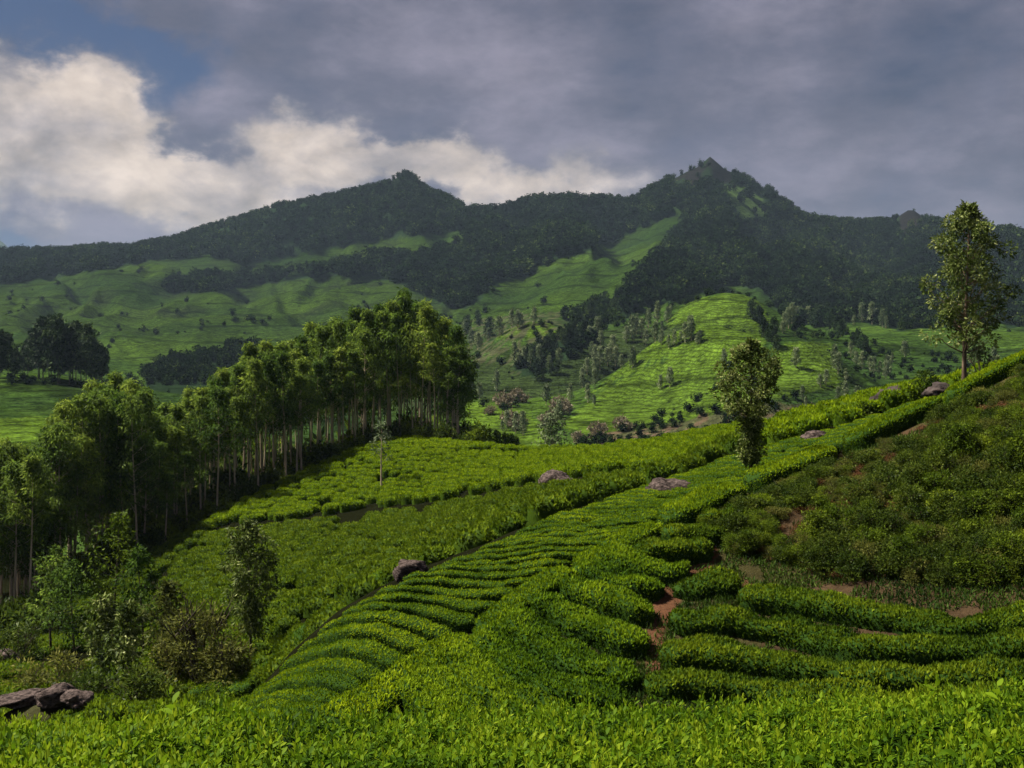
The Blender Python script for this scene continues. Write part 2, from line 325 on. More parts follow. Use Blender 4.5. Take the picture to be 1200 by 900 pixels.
MT['sh3'] = leafmat('shrub_leaves_olive', [(.036, .044, .010), (.080, .094, .018), (.130, .142, .026), (.190, .195, .045)], .35, .6, .3)
MT['fern'] = leafmat('dead_bracken', [(.060, .030, .014), (.115, .055, .022), (.175, .088, .036), (.230, .130, .060)], .15, .7, .2)
MT['grass'] = leafmat('grass_blades', [(.014, .034, .006), (.034, .070, .009), (.066, .115, .014), (.120, .150, .030)], .2, .6, .1)
MT['bark_pale'] = plainmat('eucalyptus_bark', (.30, .22, .15), (.58, .47, .35), 3, .8, .3, (1, 1, .15))
MT['bark_mid'] = plainmat('brown_bark', (.09, .065, .045), (.24, .17, .12), 4, .9, .5, (1, 1, .2))
MT['bark'] = plainmat('dark_bark', (.035, .028, .02), (.11, .09, .065), 5, .9, .6, (1, 1, .3))
MT['rock'] = plainmat('rock', (.035, .027, .025), (.20, .15, .135), 5.0, .9, 1.0, (1, 1, 2), (.38, .66), .3)
MT['rockd'] = plainmat('dark_rock', (.022, .018, .018), (.09, .07, .065), 1.6, .9, .9, (1, 1, 2), (.35, .7), .15)

def forestmat():
    m = leafmat('mountain_forest_leaves', [(.003, .008, .0035), (.008, .019, .007), (.018, .036, .011), (.040, .066, .020)], .1, .9, .5, 0)
    nt = m.node_tree; p = next(n for n in nt.nodes if n.type == 'BSDF_PRINCIPLED'); src = p.inputs['Base Color'].links[0].from_socket
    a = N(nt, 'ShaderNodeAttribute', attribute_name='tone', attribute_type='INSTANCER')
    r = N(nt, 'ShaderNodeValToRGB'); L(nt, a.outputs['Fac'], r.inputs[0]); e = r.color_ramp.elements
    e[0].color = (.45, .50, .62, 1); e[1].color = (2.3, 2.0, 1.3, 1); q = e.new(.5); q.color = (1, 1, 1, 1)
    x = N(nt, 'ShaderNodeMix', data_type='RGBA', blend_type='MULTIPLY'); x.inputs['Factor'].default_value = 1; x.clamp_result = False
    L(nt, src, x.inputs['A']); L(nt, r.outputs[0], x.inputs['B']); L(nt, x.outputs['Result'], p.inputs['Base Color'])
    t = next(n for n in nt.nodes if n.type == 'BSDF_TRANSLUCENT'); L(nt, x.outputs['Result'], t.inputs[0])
    return m
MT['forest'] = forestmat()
def groundmat(name, far):
    m = bpy.data.materials.new(name); m.use_nodes = True; nt = m.node_tree
    p = nt.nodes['Principled BSDF']; p.inputs['Roughness'].default_value = 1.0; p.inputs['Specular IOR Level'].default_value = 0.0
    a = N(nt, 'ShaderNodeAttribute', attribute_name='land')
    geo = N(nt, 'ShaderNodeNewGeometry')
    def noise(s, d=6, r=.6, mul=(1, 1, 1)):
        mp = N(nt, 'ShaderNodeMapping'); mp.inputs['Scale'].default_value = mul; L(nt, geo.outputs['Position'], mp.inputs[0])
        n = N(nt, 'ShaderNodeTexNoise'); n.inputs['Scale'].default_value = s; n.inputs['Detail'].default_value = d; n.inputs['Roughness'].default_value = r
        L(nt, mp.outputs[0], n.inputs['Vector']); return n.outputs['Fac']
    def ramp(v, stops):
        r = N(nt, 'ShaderNodeValToRGB'); L(nt, v, r.inputs[0]); e = r.color_ramp.elements
        e[0].position, e[0].color = stops[0][0], (*[stops[0][1]] * 3, 1); e[1].position, e[1].color = stops[-1][0], (*[stops[-1][1]] * 3, 1)
        for s in stops[1:-1]: q = e.new(s[0]); q.color = (*[s[1]] * 3, 1)
        return r.outputs[0]
    def mul(a_, b_, f=1.0):
        x = N(nt, 'ShaderNodeMix', data_type='RGBA', blend_type='MULTIPLY'); x.inputs['Factor'].default_value = f
        L(nt, a_, x.inputs['A']); L(nt, b_, x.inputs['B']); return x.outputs['Result']
    c = a.outputs['Color']
    if far:
        c = mul(c, ramp(noise(.035, 5, .6), [(.3, .62), (.7, 1.35)]), .8)
        c = mul(c, ramp(noise(.22, 8, .75), [(.36, .42), (.64, 1.5)]), .95)
        vm = N(nt, 'ShaderNodeMapping'); vm.inputs['Scale'].default_value = (.55, .75, .25); L(nt, geo.outputs['Position'], vm.inputs[0])
        v = N(nt, 'ShaderNodeTexVoronoi', feature='DISTANCE_TO_EDGE'); v.inputs['Scale'].default_value = 1.0; L(nt, vm.outputs[0], v.inputs['Vector'])
        rows = ramp(v.outputs['Distance'], [(.0, .55), (.16, 1.0)])
        x = N(nt, 'ShaderNodeMix', data_type='RGBA', blend_type='MULTIPLY'); L(nt, a.outputs['Alpha'], x.inputs['Factor'])
        L(nt, c, x.inputs['A']); L(nt, rows, x.inputs['B']); c = x.outputs['Result']
        # estate paths following the contours
        sp = N(nt, 'ShaderNodeSeparateXYZ'); L(nt, geo.outputs['Position'], sp.inputs[0])
        ma = N(nt, 'ShaderNodeMath', operation='MULTIPLY_ADD'); L(nt, noise(.012, 3, .5), ma.inputs[0]); ma.inputs[1].default_value = 30.; L(nt, sp.outputs[2], ma.inputs[2])
        md = N(nt, 'ShaderNodeMath', operation='PINGPONG'); L(nt, ma.outputs[0], md.inputs[0]); md.inputs[1].default_value = 7.5
        dv = N(nt, 'ShaderNodeMath', operation='DIVIDE'); L(nt, md.outputs[0], dv.inputs[0]); dv.inputs[1].default_value = 7.5
        pth = ramp(dv.outputs[0], [(.0, .42), (.10, .6), (.17, 1.0)])
        x = N(nt, 'ShaderNodeMix', data_type='RGBA', blend_type='MULTIPLY'); L(nt, a.outputs['Alpha'], x.inputs['Factor'])
        L(nt, c, x.inputs['A']); L(nt, pth, x.inputs['B']); c = x.outputs['Result']
        mr_ = N(nt, 'ShaderNodeMath', operation='MULTIPLY_ADD'); L(nt, noise(.05, 4, .6), mr_.inputs[0]); mr_.inputs[1].default_value = 7.0; L(nt, sp.outputs[2], mr_.inputs[2])
        m2 = N(nt, 'ShaderNodeMath', operation='PINGPONG'); L(nt, mr_.outputs[0], m2.inputs[0]); m2.inputs[1].default_value = .62
        x = N(nt, 'ShaderNodeMix', data_type='RGBA', blend_type='MULTIPLY'); L(nt, a.outputs['Alpha'], x.inputs['Factor'])
        L(nt, c, x.inputs['A']); L(nt, ramp(m2.outputs[0], [(.04, .50), (.30, 1.08)]), x.inputs['B']); c = x.outputs['Result']
        b = N(nt, 'ShaderNodeBump'); b.inputs['Strength'].default_value = .5; b.inputs['Distance'].default_value = .8
        L(nt, v.outputs['Distance'], b.inputs['Height'])
        b2 = N(nt, 'ShaderNodeBump'); b2.inputs['Strength'].default_value = .7; b2.inputs['Distance'].default_value = 8
        L(nt, noise(.05, 7, .6), b2.inputs['Height']); L(nt, b.outputs[0], b2.inputs['Normal']); L(nt, b2.outputs[0], p.inputs['Normal'])
    else:
        c = mul(c, ramp(noise(1.2, 8, .7), [(.3, .5), (.7, 1.5)]), .9)
        b = N(nt, 'ShaderNodeBump'); b.inputs['Strength'].default_value = .8; b.inputs['Distance'].default_value = .15
        L(nt, noise(5, 8, .7), b.inputs['Height']); L(nt, b.outputs[0], p.inputs['Normal'])
    L(nt, c, p.inputs['Base Color'])
    return m
MT['ground'] = groundmat('soil_and_weeds', False); MT['hills'] = groundmat('hill_cover', True)

# ------------------------------------------------------------------ object helpers
def link(o): COL.objects.link(o); return o
def mesh_np(name, V, Fc, mat, var=None, smooth=False):
    """V (n,3); Fc list of (m,k) int arrays with k = 3 or 4; var per face"""
    me = bpy.data.meshes.new(name)
    if not isinstance(Fc, list): Fc = [Fc]
    Fc = [f for f in Fc if len(f)]
    me.vertices.add(len(V)); me.vertices.foreach_set('co', np.asarray(V, np.float32).ravel())
    tot = np.concatenate([np.full(len(f), f.shape[1], np.int32) for f in Fc]); idx = np.concatenate([f.ravel() for f in Fc]).astype(np.int32)
    me.loops.add(len(idx)); me.loops.foreach_set('vertex_index', idx)
    me.polygons.add(len(tot)); st = np.concatenate([[0], np.cumsum(tot)[:-1]]).astype(np.int32)
    me.polygons.foreach_set('loop_start', st); me.polygons.foreach_set('loop_total', tot)
    if smooth: me.polygons.foreach_set('use_smooth', np.ones(len(tot), bool))
    me.update(calc_edges=True)
    for mm in (mat if isinstance(mat, (list, tuple)) else [mat]): me.materials.append(mm)
    if var is not None:
        at_ = me.attributes.new('var', 'FLOAT', 'FACE'); at_.data.foreach_set('value', np.asarray(var, np.float32))
    return me
def ob(name, me, parent=None, loc=None, kind=None):
    o = bpy.data.objects.new(name, me); link(o)
    if parent: o.parent = parent
    if loc is not None: o.location = loc
    if kind: o['kind'] = kind
    return o
def tag(o, label, cat, group=None, kind=None):
    o['label'] = label; o['category'] = cat
    if group: o['group'] = group
    if kind: o['kind'] = kind
    return o
def thing(name, loc, label, cat, group=None, rotz=0, scale=(1, 1, 1)):
    o = bpy.data.objects.new(name, None); link(o); o.location = loc; o.rotation_euler = (0, 0, rotz); o.scale = scale
    o.empty_display_size = .2
    return tag(o, label, cat, group)
class Acc:
    def __init__(s): s.v = []; s.q = []; s.t = []; s.vq = []; s.vt = []; s.n = 0
    def add(s, V, q=None, t=None, vq=None, vt=None):
        if q is not None and len(q): s.q.append(q + s.n); s.vq.append(np.zeros(len(q)) if vq is None else vq)
        if t is not None and len(t): s.t.append(t + s.n); s.vt.append(np.zeros(len(t)) if vt is None else vt)
        s.v.append(V); s.n += len(V)
    def mesh(s, name, mat, smooth=False):
        fs = []; va = []
        if s.q: fs.append(np.concatenate(s.q)); va.append(np.concatenate(s.vq))
        if s.t: fs.append(np.concatenate(s.t)); va.append(np.concatenate(s.vt))
        return mesh_np(name, np.concatenate(s.v), fs, mat, np.concatenate(va), smooth)
def unit(a): return a / (np.linalg.norm(a, axis=-1, keepdims=True) + 1e-9)
def cards(P, Dr, Ln, Wd, rng, fold=.25):
    """leaf-shaped quads: base P, direction Dr, length, width"""
    n = len(P); Dr = unit(Dr); r = rng.normal(size=(n, 3)); s = unit(np.cross(Dr, r)); nn = np.cross(s, Dr)
    Ln = np.broadcast_to(Ln, (n,))[:, None]; Wd = np.broadcast_to(Wd, (n,))[:, None]
    m = P + Dr * Ln * .45 + nn * Ln * .08
    V = np.stack([P, m + s * Wd * .5 + nn * Wd * fold * .5, P + Dr * Ln - nn * Ln * .1, m - s * Wd * .5 + nn * Wd * fold * .5], 1).reshape(-1, 3)
    q = np.arange(n * 4).reshape(n, 4)
    return V, q
def tube(path, rad, k=6):
    path = np.asarray(path, float); n = len(path); rad = np.broadcast_to(rad, (n,))
    tg = unit(np.gradient(path, axis=0)); up = np.array([0, 0, 1.]) if abs(tg[0, 2]) < .9 else np.array([1., 0, 0])
    a = unit(np.cross(tg, up)); b = np.cross(tg, a); th = np.arange(k) * 2 * pi / k
    V = (path[:, None] + rad[:, None, None] * (np.cos(th)[None, :, None] * a[:, None] + np.sin(th)[None, :, None] * b[:, None])).reshape(-1, 3)
    i = np.arange(n - 1)[:, None] * k; j = np.arange(k)[None]; j2 = (j + 1) % k
    q = np.stack([i + j, i + j2, i + k + j2, i + k + j], -1).reshape(-1, 4)
    return V, q
def copy_tree(src, loc, rotz, scale, label, group=None):
    c = src.copy(); link(c); c.location = loc; c.rotation_euler = (0, 0, rotz); c.scale = scale; c['label'] = label
    if group: c['group'] = group
    for ch in src.children:
        d = ch.copy(); link(d); d.parent = c
        for g in ch.children:
            e = g.copy(); link(e); e.parent = d
    return c

# ------------------------------------------------------------------ the ground sheet
def build_ground():
    R, C = TZ.shape
    V = np.stack([GX, GD, TZ], -1).reshape(-1, 3)
    py = HZ - F * TZ / GD
    fm = forest_mask(GPX, py, GD)
    land = np.zeros((R, C, 4)); land[..., 3] = 0
    def setc(m, c, a=0.0):
        land[m] = (*c, a)
    tea_far = (.026, .054, .011)
    land[..., :3] = (.016, .018, .007)
    nz = fbm(GX / 3., GD / 3., 3, 91)
    # bank and gully: red earth with weeds
    bank = (GD > 21) & (GD < 39) & (GPX > 740)
    setc(bank, (.045, .040, .016))
    setc(bank & (nz > .12), (.055, .036, .020))
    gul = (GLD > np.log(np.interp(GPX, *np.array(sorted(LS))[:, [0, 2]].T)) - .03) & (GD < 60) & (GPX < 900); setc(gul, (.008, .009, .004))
    redp = inpoly(GPX, py, [(758, 700), (805, 665), (830, 640), (845, 640), (835, 665), (900, 690), (1000, 700), (1080, 722), (1060, 730), (940, 712), (850, 698), (800, 700), (778, 740), (772, 800), (758, 800), (760, 740)]) & (GD < 36) & (GD > 20)
    setc(redp, (.100, .048, .026))
    redp2 = inpoly(GPX, py, [(935, 590), (1000, 520), (1080, 500), (1090, 530), (1010, 580), (960, 610)]) & (GD < 39) & (GD > 26)
    setc(redp2, (.075, .045, .026))
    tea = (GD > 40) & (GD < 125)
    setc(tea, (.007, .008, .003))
    mid = GD > 125; setc(mid, (.040, .075, .015))
    mt = (GD > 200)
    tn = fbm(GX / 90, GD / 90, 3, 55)
    a = np.array(tea_far); b = np.array((.050, .092, .012)); c = np.array((.034, .052, .018))
    k = np.clip(tn * 1.3 + .5, 0, 1)[..., None]; col = a * (1 - k) + b * k
    k2 = np.clip(fbm(GX / 60, GD / 60, 3, 66) * 2.4 - .55, 0, 1)[..., None] * .8; col = col * (1 - k2) + c * k2
    land[mt, :3] = col[mt]; land[mt, 3] = 1
    fold = inpoly(GPX + 6 * nz, py + 4 * nz, [(545, 430), (640, 400), (720, 385), (800, 380), (830, 400), (800, 430), (720, 470), (650, 500), (560, 470)]) & mt & (GD > 455) & (GD < 620)  # scrub in the fold, with cloud shade put into its colour
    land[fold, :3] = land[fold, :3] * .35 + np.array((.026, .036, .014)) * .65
    # tea on the sunlit knolls, the sunlight put into its colour
    for poly in ([(655, 500), (700, 462), (770, 425), (850, 408), (905, 425), (880, 470), (840, 500), (720, 520)], [(690, 465), (760, 400), (810, 350), (880, 340), (905, 375), (890, 410), (830, 412), (760, 425)],
                 [(575, 396), (600, 378), (640, 372), (660, 392)], [(540, 520), (548, 470), (600, 478), (640, 500), (640, 530)], [(-50, 490), (60, 488), (60, 560), (-50, 560)], [(880, 440), (920, 400), (975, 402), (985, 455), (900, 470)]):
        m = inpoly(GPX + 5 * nz, py + 3 * nz, poly) & mt & (GD < 700) & ~fold
        land[m, :3] = land[m, :3] * .45 + np.array((.090, .150, .012)) * .55
    land[mt, :3] *= ((1 - .25 * smst(640, 900, GD)) * (1 - .12 * (GPX < 520) * smst(260, 340, GD)))[mt][:, None]  # far slopes darkened in colour for cloud shadow; left fields toned down too
    scr = inpoly(GPX, py + 4 * nz, [(690, 512), (760, 500), (900, 470), (985, 478), (1000, 500), (820, 520), (720, 535)]) & mt & (GD < 340)
    setc(scr, (.050, .055, .024), .3)
    setc(scr & (nz > .12), (.085, .062, .038), 0)
    scr = inpoly(GPX, py, [(545, 375), (700, 360), (700, 400), (660, 420), (600, 440), (545, 420)]) & mt & (nz > .0)
    setc(scr, (.050, .055, .026), .3)
    setc(fm, (.012, .024, .010), 0)
    rock = (GD > 1500) & (GD < 1700) & (((GPX > 770) & (GPX < 860) & (py < 245) & (fbm(GPX / 14, GLD * 60, 2, 5) > -.05)) | ((GPX > 1052) & (GPX < 1086)) )
    setc(rock, (.012, .011, .011), 0)
    gr = inpoly(GPX, py, [(845, 215), (880, 222), (905, 245), (900, 262), (860, 255)]) & (GD > 1400) & (GD < 1700)
    setc(gr, (.050, .085, .022), 0)
    def part(name, r0, r1, mat):
        idx = np.arange(r0 * C, r1 * C); nr = r1 - r0
        q = (np.arange(nr - 1)[:, None] * C + np.arange(C - 1)[None])
        q = np.stack([q, q + 1, q + C + 1, q + C], -1).reshape(-1, 4)
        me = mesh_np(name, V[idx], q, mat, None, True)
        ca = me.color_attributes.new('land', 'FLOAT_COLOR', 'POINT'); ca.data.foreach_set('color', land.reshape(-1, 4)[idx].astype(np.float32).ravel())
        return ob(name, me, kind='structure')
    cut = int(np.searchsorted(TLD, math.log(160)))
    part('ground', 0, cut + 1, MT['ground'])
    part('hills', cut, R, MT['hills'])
    # the slope behind the photographer
    xs = np.linspace(-400, 400, 41); ys = np.array([.6, -2, -8, -30, -120, -400]); X, Y = np.meshgrid(xs, ys)
    Z = -1.62 + np.maximum(0, -Y) * .16 + .3 * fbm(X / 9, Y / 9, 2, 4) * (Y < 0)
    V2 = np.stack([X, Y, Z], -1).reshape(-1, 3); q = (np.arange(5)[:, None] * 41 + np.arange(40)[None]); q = np.stack([q, q + 41, q + 42, q + 1], -1).reshape(-1, 4)
    me = mesh_np('slope', V2, q, MT['ground'], None, True)
    ca = me.color_attributes.new('land', 'FLOAT_COLOR', 'POINT'); ca.data.foreach_set('color', np.tile(np.array([.03, .055, .012, 0], np.float32), len(V2)))
    ob('slope', me, kind='structure')
build_ground()

def far_peak():
    # a separate mountain many kilometres behind, cut by the left edge of the view
    D0 = 5000; n = 60; V = []
    xs = np.linspace(-420, 22, n); hs = np.interp(xs, [-420, -150, -60, -20, 0, 8, 22], [390, 330, 306, 285, 281, 288, 302])
    rows = []
    for k, (dd, f) in enumerate([(-450, 0), (-220, .55), (0, 1), (250, .5), (450, 0)]):
        D = D0 + dd; z = (HZ - hs) / F * D0 * f + 25 * vn(xs / 14, xs * 0 + k, 3) * (f > 0) * (f < 1)
        rows.append(np.stack([(xs - 600) / F * D, np.full(n, float(D)), z - (f == 0) * 150], -1))
    V = np.concatenate(rows); q = (np.arange(4)[:, None] * n + np.arange(n - 1)[None]); q = np.stack([q, q + 1, q + n + 1, q + n], -1).reshape(-1, 4)
    ob('distant_mountain', mesh_np('distant_mountain', V, q, plainmat('distant_forest', (.016, .03, .014), (.03, .05, .02), .01), None, True), kind='structure')
far_peak()

# ------------------------------------------------------------------ geometry-node scatter for uncountable cover
def template_collection(name, meshes):
    c = bpy.data.collections.new(name)
    for i, me in enumerate(meshes): c.objects.link(bpy.data.objects.new('%s_%02d' % (name, i), me))
    return c
def scatter(name, P, sc, rz, idx, coll, rx=None, tone=None):
    me = bpy.data.meshes.new(name); me.vertices.add(len(P)); me.vertices.foreach_set('co', np.asarray(P, np.float32).ravel())
    me.attributes.new('sc', 'FLOAT_VECTOR', 'POINT').data.foreach_set('vector', np.asarray(sc, np.float32).ravel())
    r = np.zeros((len(P), 3), np.float32); r[:, 2] = rz
    if rx is not None: r[:, 0] = rx
    me.attributes.new('ro', 'FLOAT_VECTOR', 'POINT').data.foreach_set('vector', r.ravel())
    me.attributes.new('ix', 'INT', 'POINT').data.foreach_set('value', np.asarray(idx, np.int32))
    if tone is not None: me.attributes.new('tone', 'FLOAT', 'POINT').data.foreach_set('value', np.asarray(tone, np.float32))
    o = ob(name, me)
    g = bpy.data.node_groups.new(name + '_nodes', 'GeometryNodeTree')
    g.interface.new_socket('Geometry', in_out='INPUT', socket_type='NodeSocketGeometry'); g.interface.new_socket('Geometry', in_out='OUTPUT', socket_type='NodeSocketGeometry')
    gi = g.nodes.new('NodeGroupInput'); go = g.nodes.new('NodeGroupOutput')
    ci = g.nodes.new('GeometryNodeCollectionInfo'); ci.inputs['Collection'].default_value = coll; ci.inputs['Separate Children'].default_value = True; ci.inputs['Reset Children'].default_value = True
    ip = g.nodes.new('GeometryNodeInstanceOnPoints'); ip.inputs['Pick Instance'].default_value = True
    def na(n_, t):
        a = g.nodes.new('GeometryNodeInputNamedAttribute'); a.data_type = t; a.inputs['Name'].default_value = n_; return a.outputs['Attribute']
    g.links.new(gi.outputs[0], ip.inputs['Points']); g.links.new(ci.outputs[0], ip.inputs['Instance'])
    g.links.new(na('ix', 'INT'), ip.inputs['Instance Index']); g.links.new(na('sc', 'FLOAT_VECTOR'), ip.inputs['Scale'])
    e2r = g.nodes.new('FunctionNodeEulerToRotation'); g.links.new(na('ro', 'FLOAT_VECTOR'), e2r.inputs[0]); g.links.new(e2r.outputs[0], ip.inputs['Rotation'])
    g.links.new(ip.outputs[0], go.inputs[0])
    md = o.modifiers.new('scatter', 'NODES'); md.node_group = g
    return o

# ------------------------------------------------------------------ trees
def crown_cards(acc, C, Rr, n, ln, wd, droop, rng, squash=.8, base=None, spread=.35):
    """one leafy clump: cards on and inside an uneven ellipsoid"""
    d = unit(rng.normal(size=(n, 3))); r = rng.uniform(.35, 1, n) ** .6
    wob = 1 + .35 * np.sin(d[:, 0] * 5 + C[0] * 7) * np.cos(d[:, 2] * 4 + C[1] * 5)
    P = C + d * (r * wob)[:, None] * np.array([Rr, Rr, Rr * squash])
    D = d * (1 - droop) + np.array([0, 0, -droop * 1.0]) + rng.normal(size=(n, 3)) * spread
    V, q = cards(P, D, ln * rng.uniform(.6, 1.3, n), wd * rng.uniform(.7, 1.3, n), rng)
    b = rng.uniform(.15, .75) if base is None else base
    acc.add(V, q, vq=np.clip(b + rng.normal(0, .2, n), 0, 1))
def make_tree(seed, Ht, lo, prof, ncl, rcl, ncard, ln, wd, droop=.3, tr=.012, leafm='euc', barkm='bark_pale', bend=.03, squash=.8, limbs=True, low=0):
    """returns (trunk mesh, crown mesh); prof(h in 0..1 over the crown) -> crown radius"""
    rng = np.random.default_rng(seed)
    zz = np.linspace(0, 1, 10); ph = rng.uniform(0, 6.28)
    bx = bend * Ht * np.sin(zz * 2.6 + ph) * zz; by = bend * Ht * np.cos(zz * 2.2 + ph) * zz
    path = np.stack([bx, by, zz * Ht * .96 - .3 * (zz == 0)], -1)
    rad = Ht * tr * (1 - zz * .88) ; rad[0] *= 1.4
    T = Acc(); V, q = tube(path, rad, 7); T.add(V, q)
    A = Acc()
    cx = lambda z: np.array([np.interp(z, path[:, 2], path[:, 0]), np.interp(z, path[:, 2], path[:, 1]), z])
    for i in range(ncl):
        h = (i + rng.uniform(0, 1)) / ncl
        h = h ** .85
        z = Ht * (lo + (1 - lo) * h); R = prof(h) * Ht; a = i * 2.4 + rng.uniform(-.5, .5)
        rr = R * rng.uniform(.12, 1.0) ** .8
        c0 = cx(min(z, Ht * .96)); c = c0 + np.array([cos(a) * rr, sin(a) * rr, 0])
        if h > .93: c = c0
        rc = rcl * Ht * rng.uniform(.7, 1.3) * (1 - .35 * h)
        if limbs and rr > .02 * Ht:
            z0 = max(Ht * lo * .8, z - rr * rng.uniform(.6, 1.1)); p0 = cx(z0)
            mid_ = (p0 + c) / 2 + np.array([0, 0, -.08 * rr])
            V, q = tube(np.array([p0, mid_, c]), np.array([.34, .22, .06]) * Ht * tr * (1.15 - z0 / Ht), 4); T.add(V, q)
        crown_cards(A, c, rc, ncard, ln, wd, droop, rng, squash)
    for i in range(low):
        z = Ht * rng.uniform(.12, lo); a = rng.uniform(0, 6.28); c0 = cx(z); rr = prof(.1) * Ht * rng.uniform(.4, 1)
        c = c0 + np.array([cos(a) * rr, sin(a) * rr, .1 * rr])
        V, q = tube(np.array([c0 - [0, 0, rr * .4], c]), np.array([.2, .05]) * Ht * tr, 4); T.add(V, q)
        crown_cards(A, c, rcl * Ht * .6, max(8, ncard // 2), ln, wd, droop, rng, squash)
    return T.mesh('trunk', MT[barkm], True), A.mesh('crown', MT[leafm])
def plant_tree(name, meshes, loc, label, cat='tree', group=None, rotz=0, scale=(1, 1, 1)):
    t = thing(name, loc, label, cat, group, rotz, scale)
    ob('trunk', meshes[0], t); ob('crown', meshes[1], t)
    return t
rnd = random.Random(5)

# --- eucalyptus wood: individual trees behind the upper edge of the tea field
def euc_prof(h): return .125 * (math.sin(min(1, h * 1.15 + .12) * pi)) ** .6 + .02
EUC = [make_tree(100 + i, 18, .50 + .05 * (i % 3), euc_prof, 27, .048, 85, .50, .13, .62, .0068, 'euc', 'bark_pale', .025, .95) for i in range(5)]
EUCL = [make_tree(120 + i, 18, .34, lambda h: .11 * math.sin(min(1, h * .9 + .15) * pi) ** .6 + .02, 30, .046, 75, .46, .13, .62, .0065, 'euc', 'bark_pale', .03, .95) for i in range(3)]
TOPX = [0, 25, 45, 62, 90, 130, 165, 185, 205, 240, 270, 290, 330, 350, 380, 410, 440, 465, 480, 500, 520, 540, 552]
TOPY = [508, 520, 530, 486, 462, 440, 452, 480, 470, 447, 432, 400, 402, 392, 374, 366, 352, 350, 337, 352, 362, 388, 420]
def wood():
    rng = np.random.default_rng(9); made = {}
    spots = []
    for row, (off, dens) in enumerate([(2.5, 44), (6, 40), (10, 38), (15, 34), (21, 30), (28, 26), (36, 22)]):
        for k in range(dens):
            px = -40 + (595) * (k + rng.uniform(.1, .9)) / dens
            if row and px > 553 - row * 3: continue
            D = lineD(LK, px) + off + rng.uniform(-2, 3)
            if px > 540: px = 538
            spots.append((px, D, row))
    for px, D, row in spots:
        loc = at(px, D)
        ty = np.interp(px, TOPX, TOPY) + (rng.uniform(-8, 16) if row > 0 else rng.uniform(0, 45))
        if rng.random() < .25: ty += rng.uniform(10, 45)
        ztop = (HZ - ty) / F * D; Hh = max(7.0, ztop - loc[2])
        low = px < 190 or (px > 525)
        pool = EUCL if (low and rng.random() < .75) else EUC
        pool_low = pool is EUCL; key_low = lambda a_, b_: b_
        key = (pool is EUCL, int(rng.integers(len(pool))))
        s = Hh / 18.; w = .5 * s + .5
        gl = 'eucalyptus wood, left end' if px < 190 else ('eucalyptus wood, right end' if px > 400 else 'eucalyptus wood, middle stretch')
        where = {'eucalyptus wood, left end': 'low left end of the wood', 'eucalyptus wood, middle stretch': 'middle stretch of the wood', 'eucalyptus wood, right end': 'high right end of the wood'}[gl]
        kind = 'low-leaved eucalyptus' if key_low(low, pool_low) else 'eucalyptus with bare pale trunk'
        lab = ('%s, in the front row, %s' if row == 0 else '%s, behind the front row, %s') % (kind, where)
        gl = lab.split(',')[0] + (', front row, ' if row == 0 else ', back rows, ') + where
        rz = rng.uniform(0, 6.28)
        if key not in made: made[key] = plant_tree('eucalyptus_tree', pool[key[1]], loc, lab, 'tree', gl, rz, (w, w, s))
        else: copy_tree(made[key], loc, rz, (w, w, s), lab, gl)
wood()

# --- small trees at the right foot of the wood
SM = [make_tree(140 + i, 6, .12, lambda h: .17 * math.sin(min(1, h * .9 + .15) * pi) ** .5 + .02, 16, .10, 60, .4, .18, .4, .015, 'euc', 'bark', .03) for i in range(2)]
first = None
for k, (px, ty) in enumerate([(556, 500), (566, 505), (575, 512), (582, 505), (590, 508), (598, 510), (606, 512)]):
    D = 128 + k * 1.5; loc = at(px, D); Hh = max(2.5, (HZ - ty) / F * D - loc[2]); s = Hh / 6
    lab = 'small dark bushy tree in the short line right of the tall wood'
    if first is None: first = plant_tree('small_tree', SM[0], loc, lab, 'tree', 'line of small trees right of the wood', k, (s * .8, s * .8, s))
    else: copy_tree(first, loc, k * 1.3, (s * .8, s * .8, s), lab)

# --- two silver oaks on the spur
def hero1(h): return .220 * (math.sin(min(1, h * .80 + .17) * pi)) ** .55 * (1 + .12 * sin(h * 19)) + .01
def hero2(h): return (.05 + .235 * smst(.22, .58, np.float64(h))) * (1 - smst(.62, 1.05, np.float64(h)) * .72)
D = 43.5; loc = at(1130, D); Hh = (HZ - 238) / F * D - loc[2]
plant_tree('silver_oak_tree', make_tree(201, Hh, .25, hero1, 88, .056, 115, .15, .068, .12, .014, 'oak', 'bark_mid', .03, .85), loc, 'tall silver oak with airy crown on the ridge, against mountain and sky')
D = 37.8; loc = at(880, D); Hh = (HZ - 398) / F * D - loc[2]
plant_tree('silver_oak_tree', make_tree(206, Hh, .14, hero2, 88, .058, 105, .125, .06, .1, .015, 'oak', 'bark', .01, .85, low=10), loc, 'shorter round-headed silver oak with leafy stem, growing among tea halfway along the spur')
# sapling in the bright field, the drooping tree, trees in the hollow
def stand(px, base, top, D=None, **kw):
    loc = hit(px, base, 6) if D is None else at(px, D)
    D = loc[1]; return loc, (HZ - top) / F * D - loc[2]
loc, Hh = stand(447, 576, 492, 97)
plant_tree('sapling', make_tree(210, Hh, .45, lambda h: .13, 12, .06, 22, .35, .12, .2, .014, 'pale', 'bark_pale', .01), loc, 'thin sparse sapling standing alone in the bright upper tea field', 'sapling')
loc, Hh = stand(294, 782, 610, 48)
plant_tree('drooping_tree', make_tree(211, Hh, .26, lambda h: .07 + .12 * math.sin(min(1, h * .8 + .1) * pi) * (.5 + .7 * h), 58, .058, 75, .22, .075, .45, .010, 'oak', 'bark', .02, 1.0), loc, 'dark slender tree with shaggy drooping crown in front of the lower tea field')
loc, Hh = stand(648, 528, 482, 128)
plant_tree('small_tree', make_tree(212, Hh, .25, lambda h: .22 * math.sin(min(1, h * .8 + .2) * pi) ** .5, 18, .12, 60, .4, .18, .3, .02, 'pale', 'bark', .03), loc, 'grey-green round tree just behind the crest of the bright tea field')
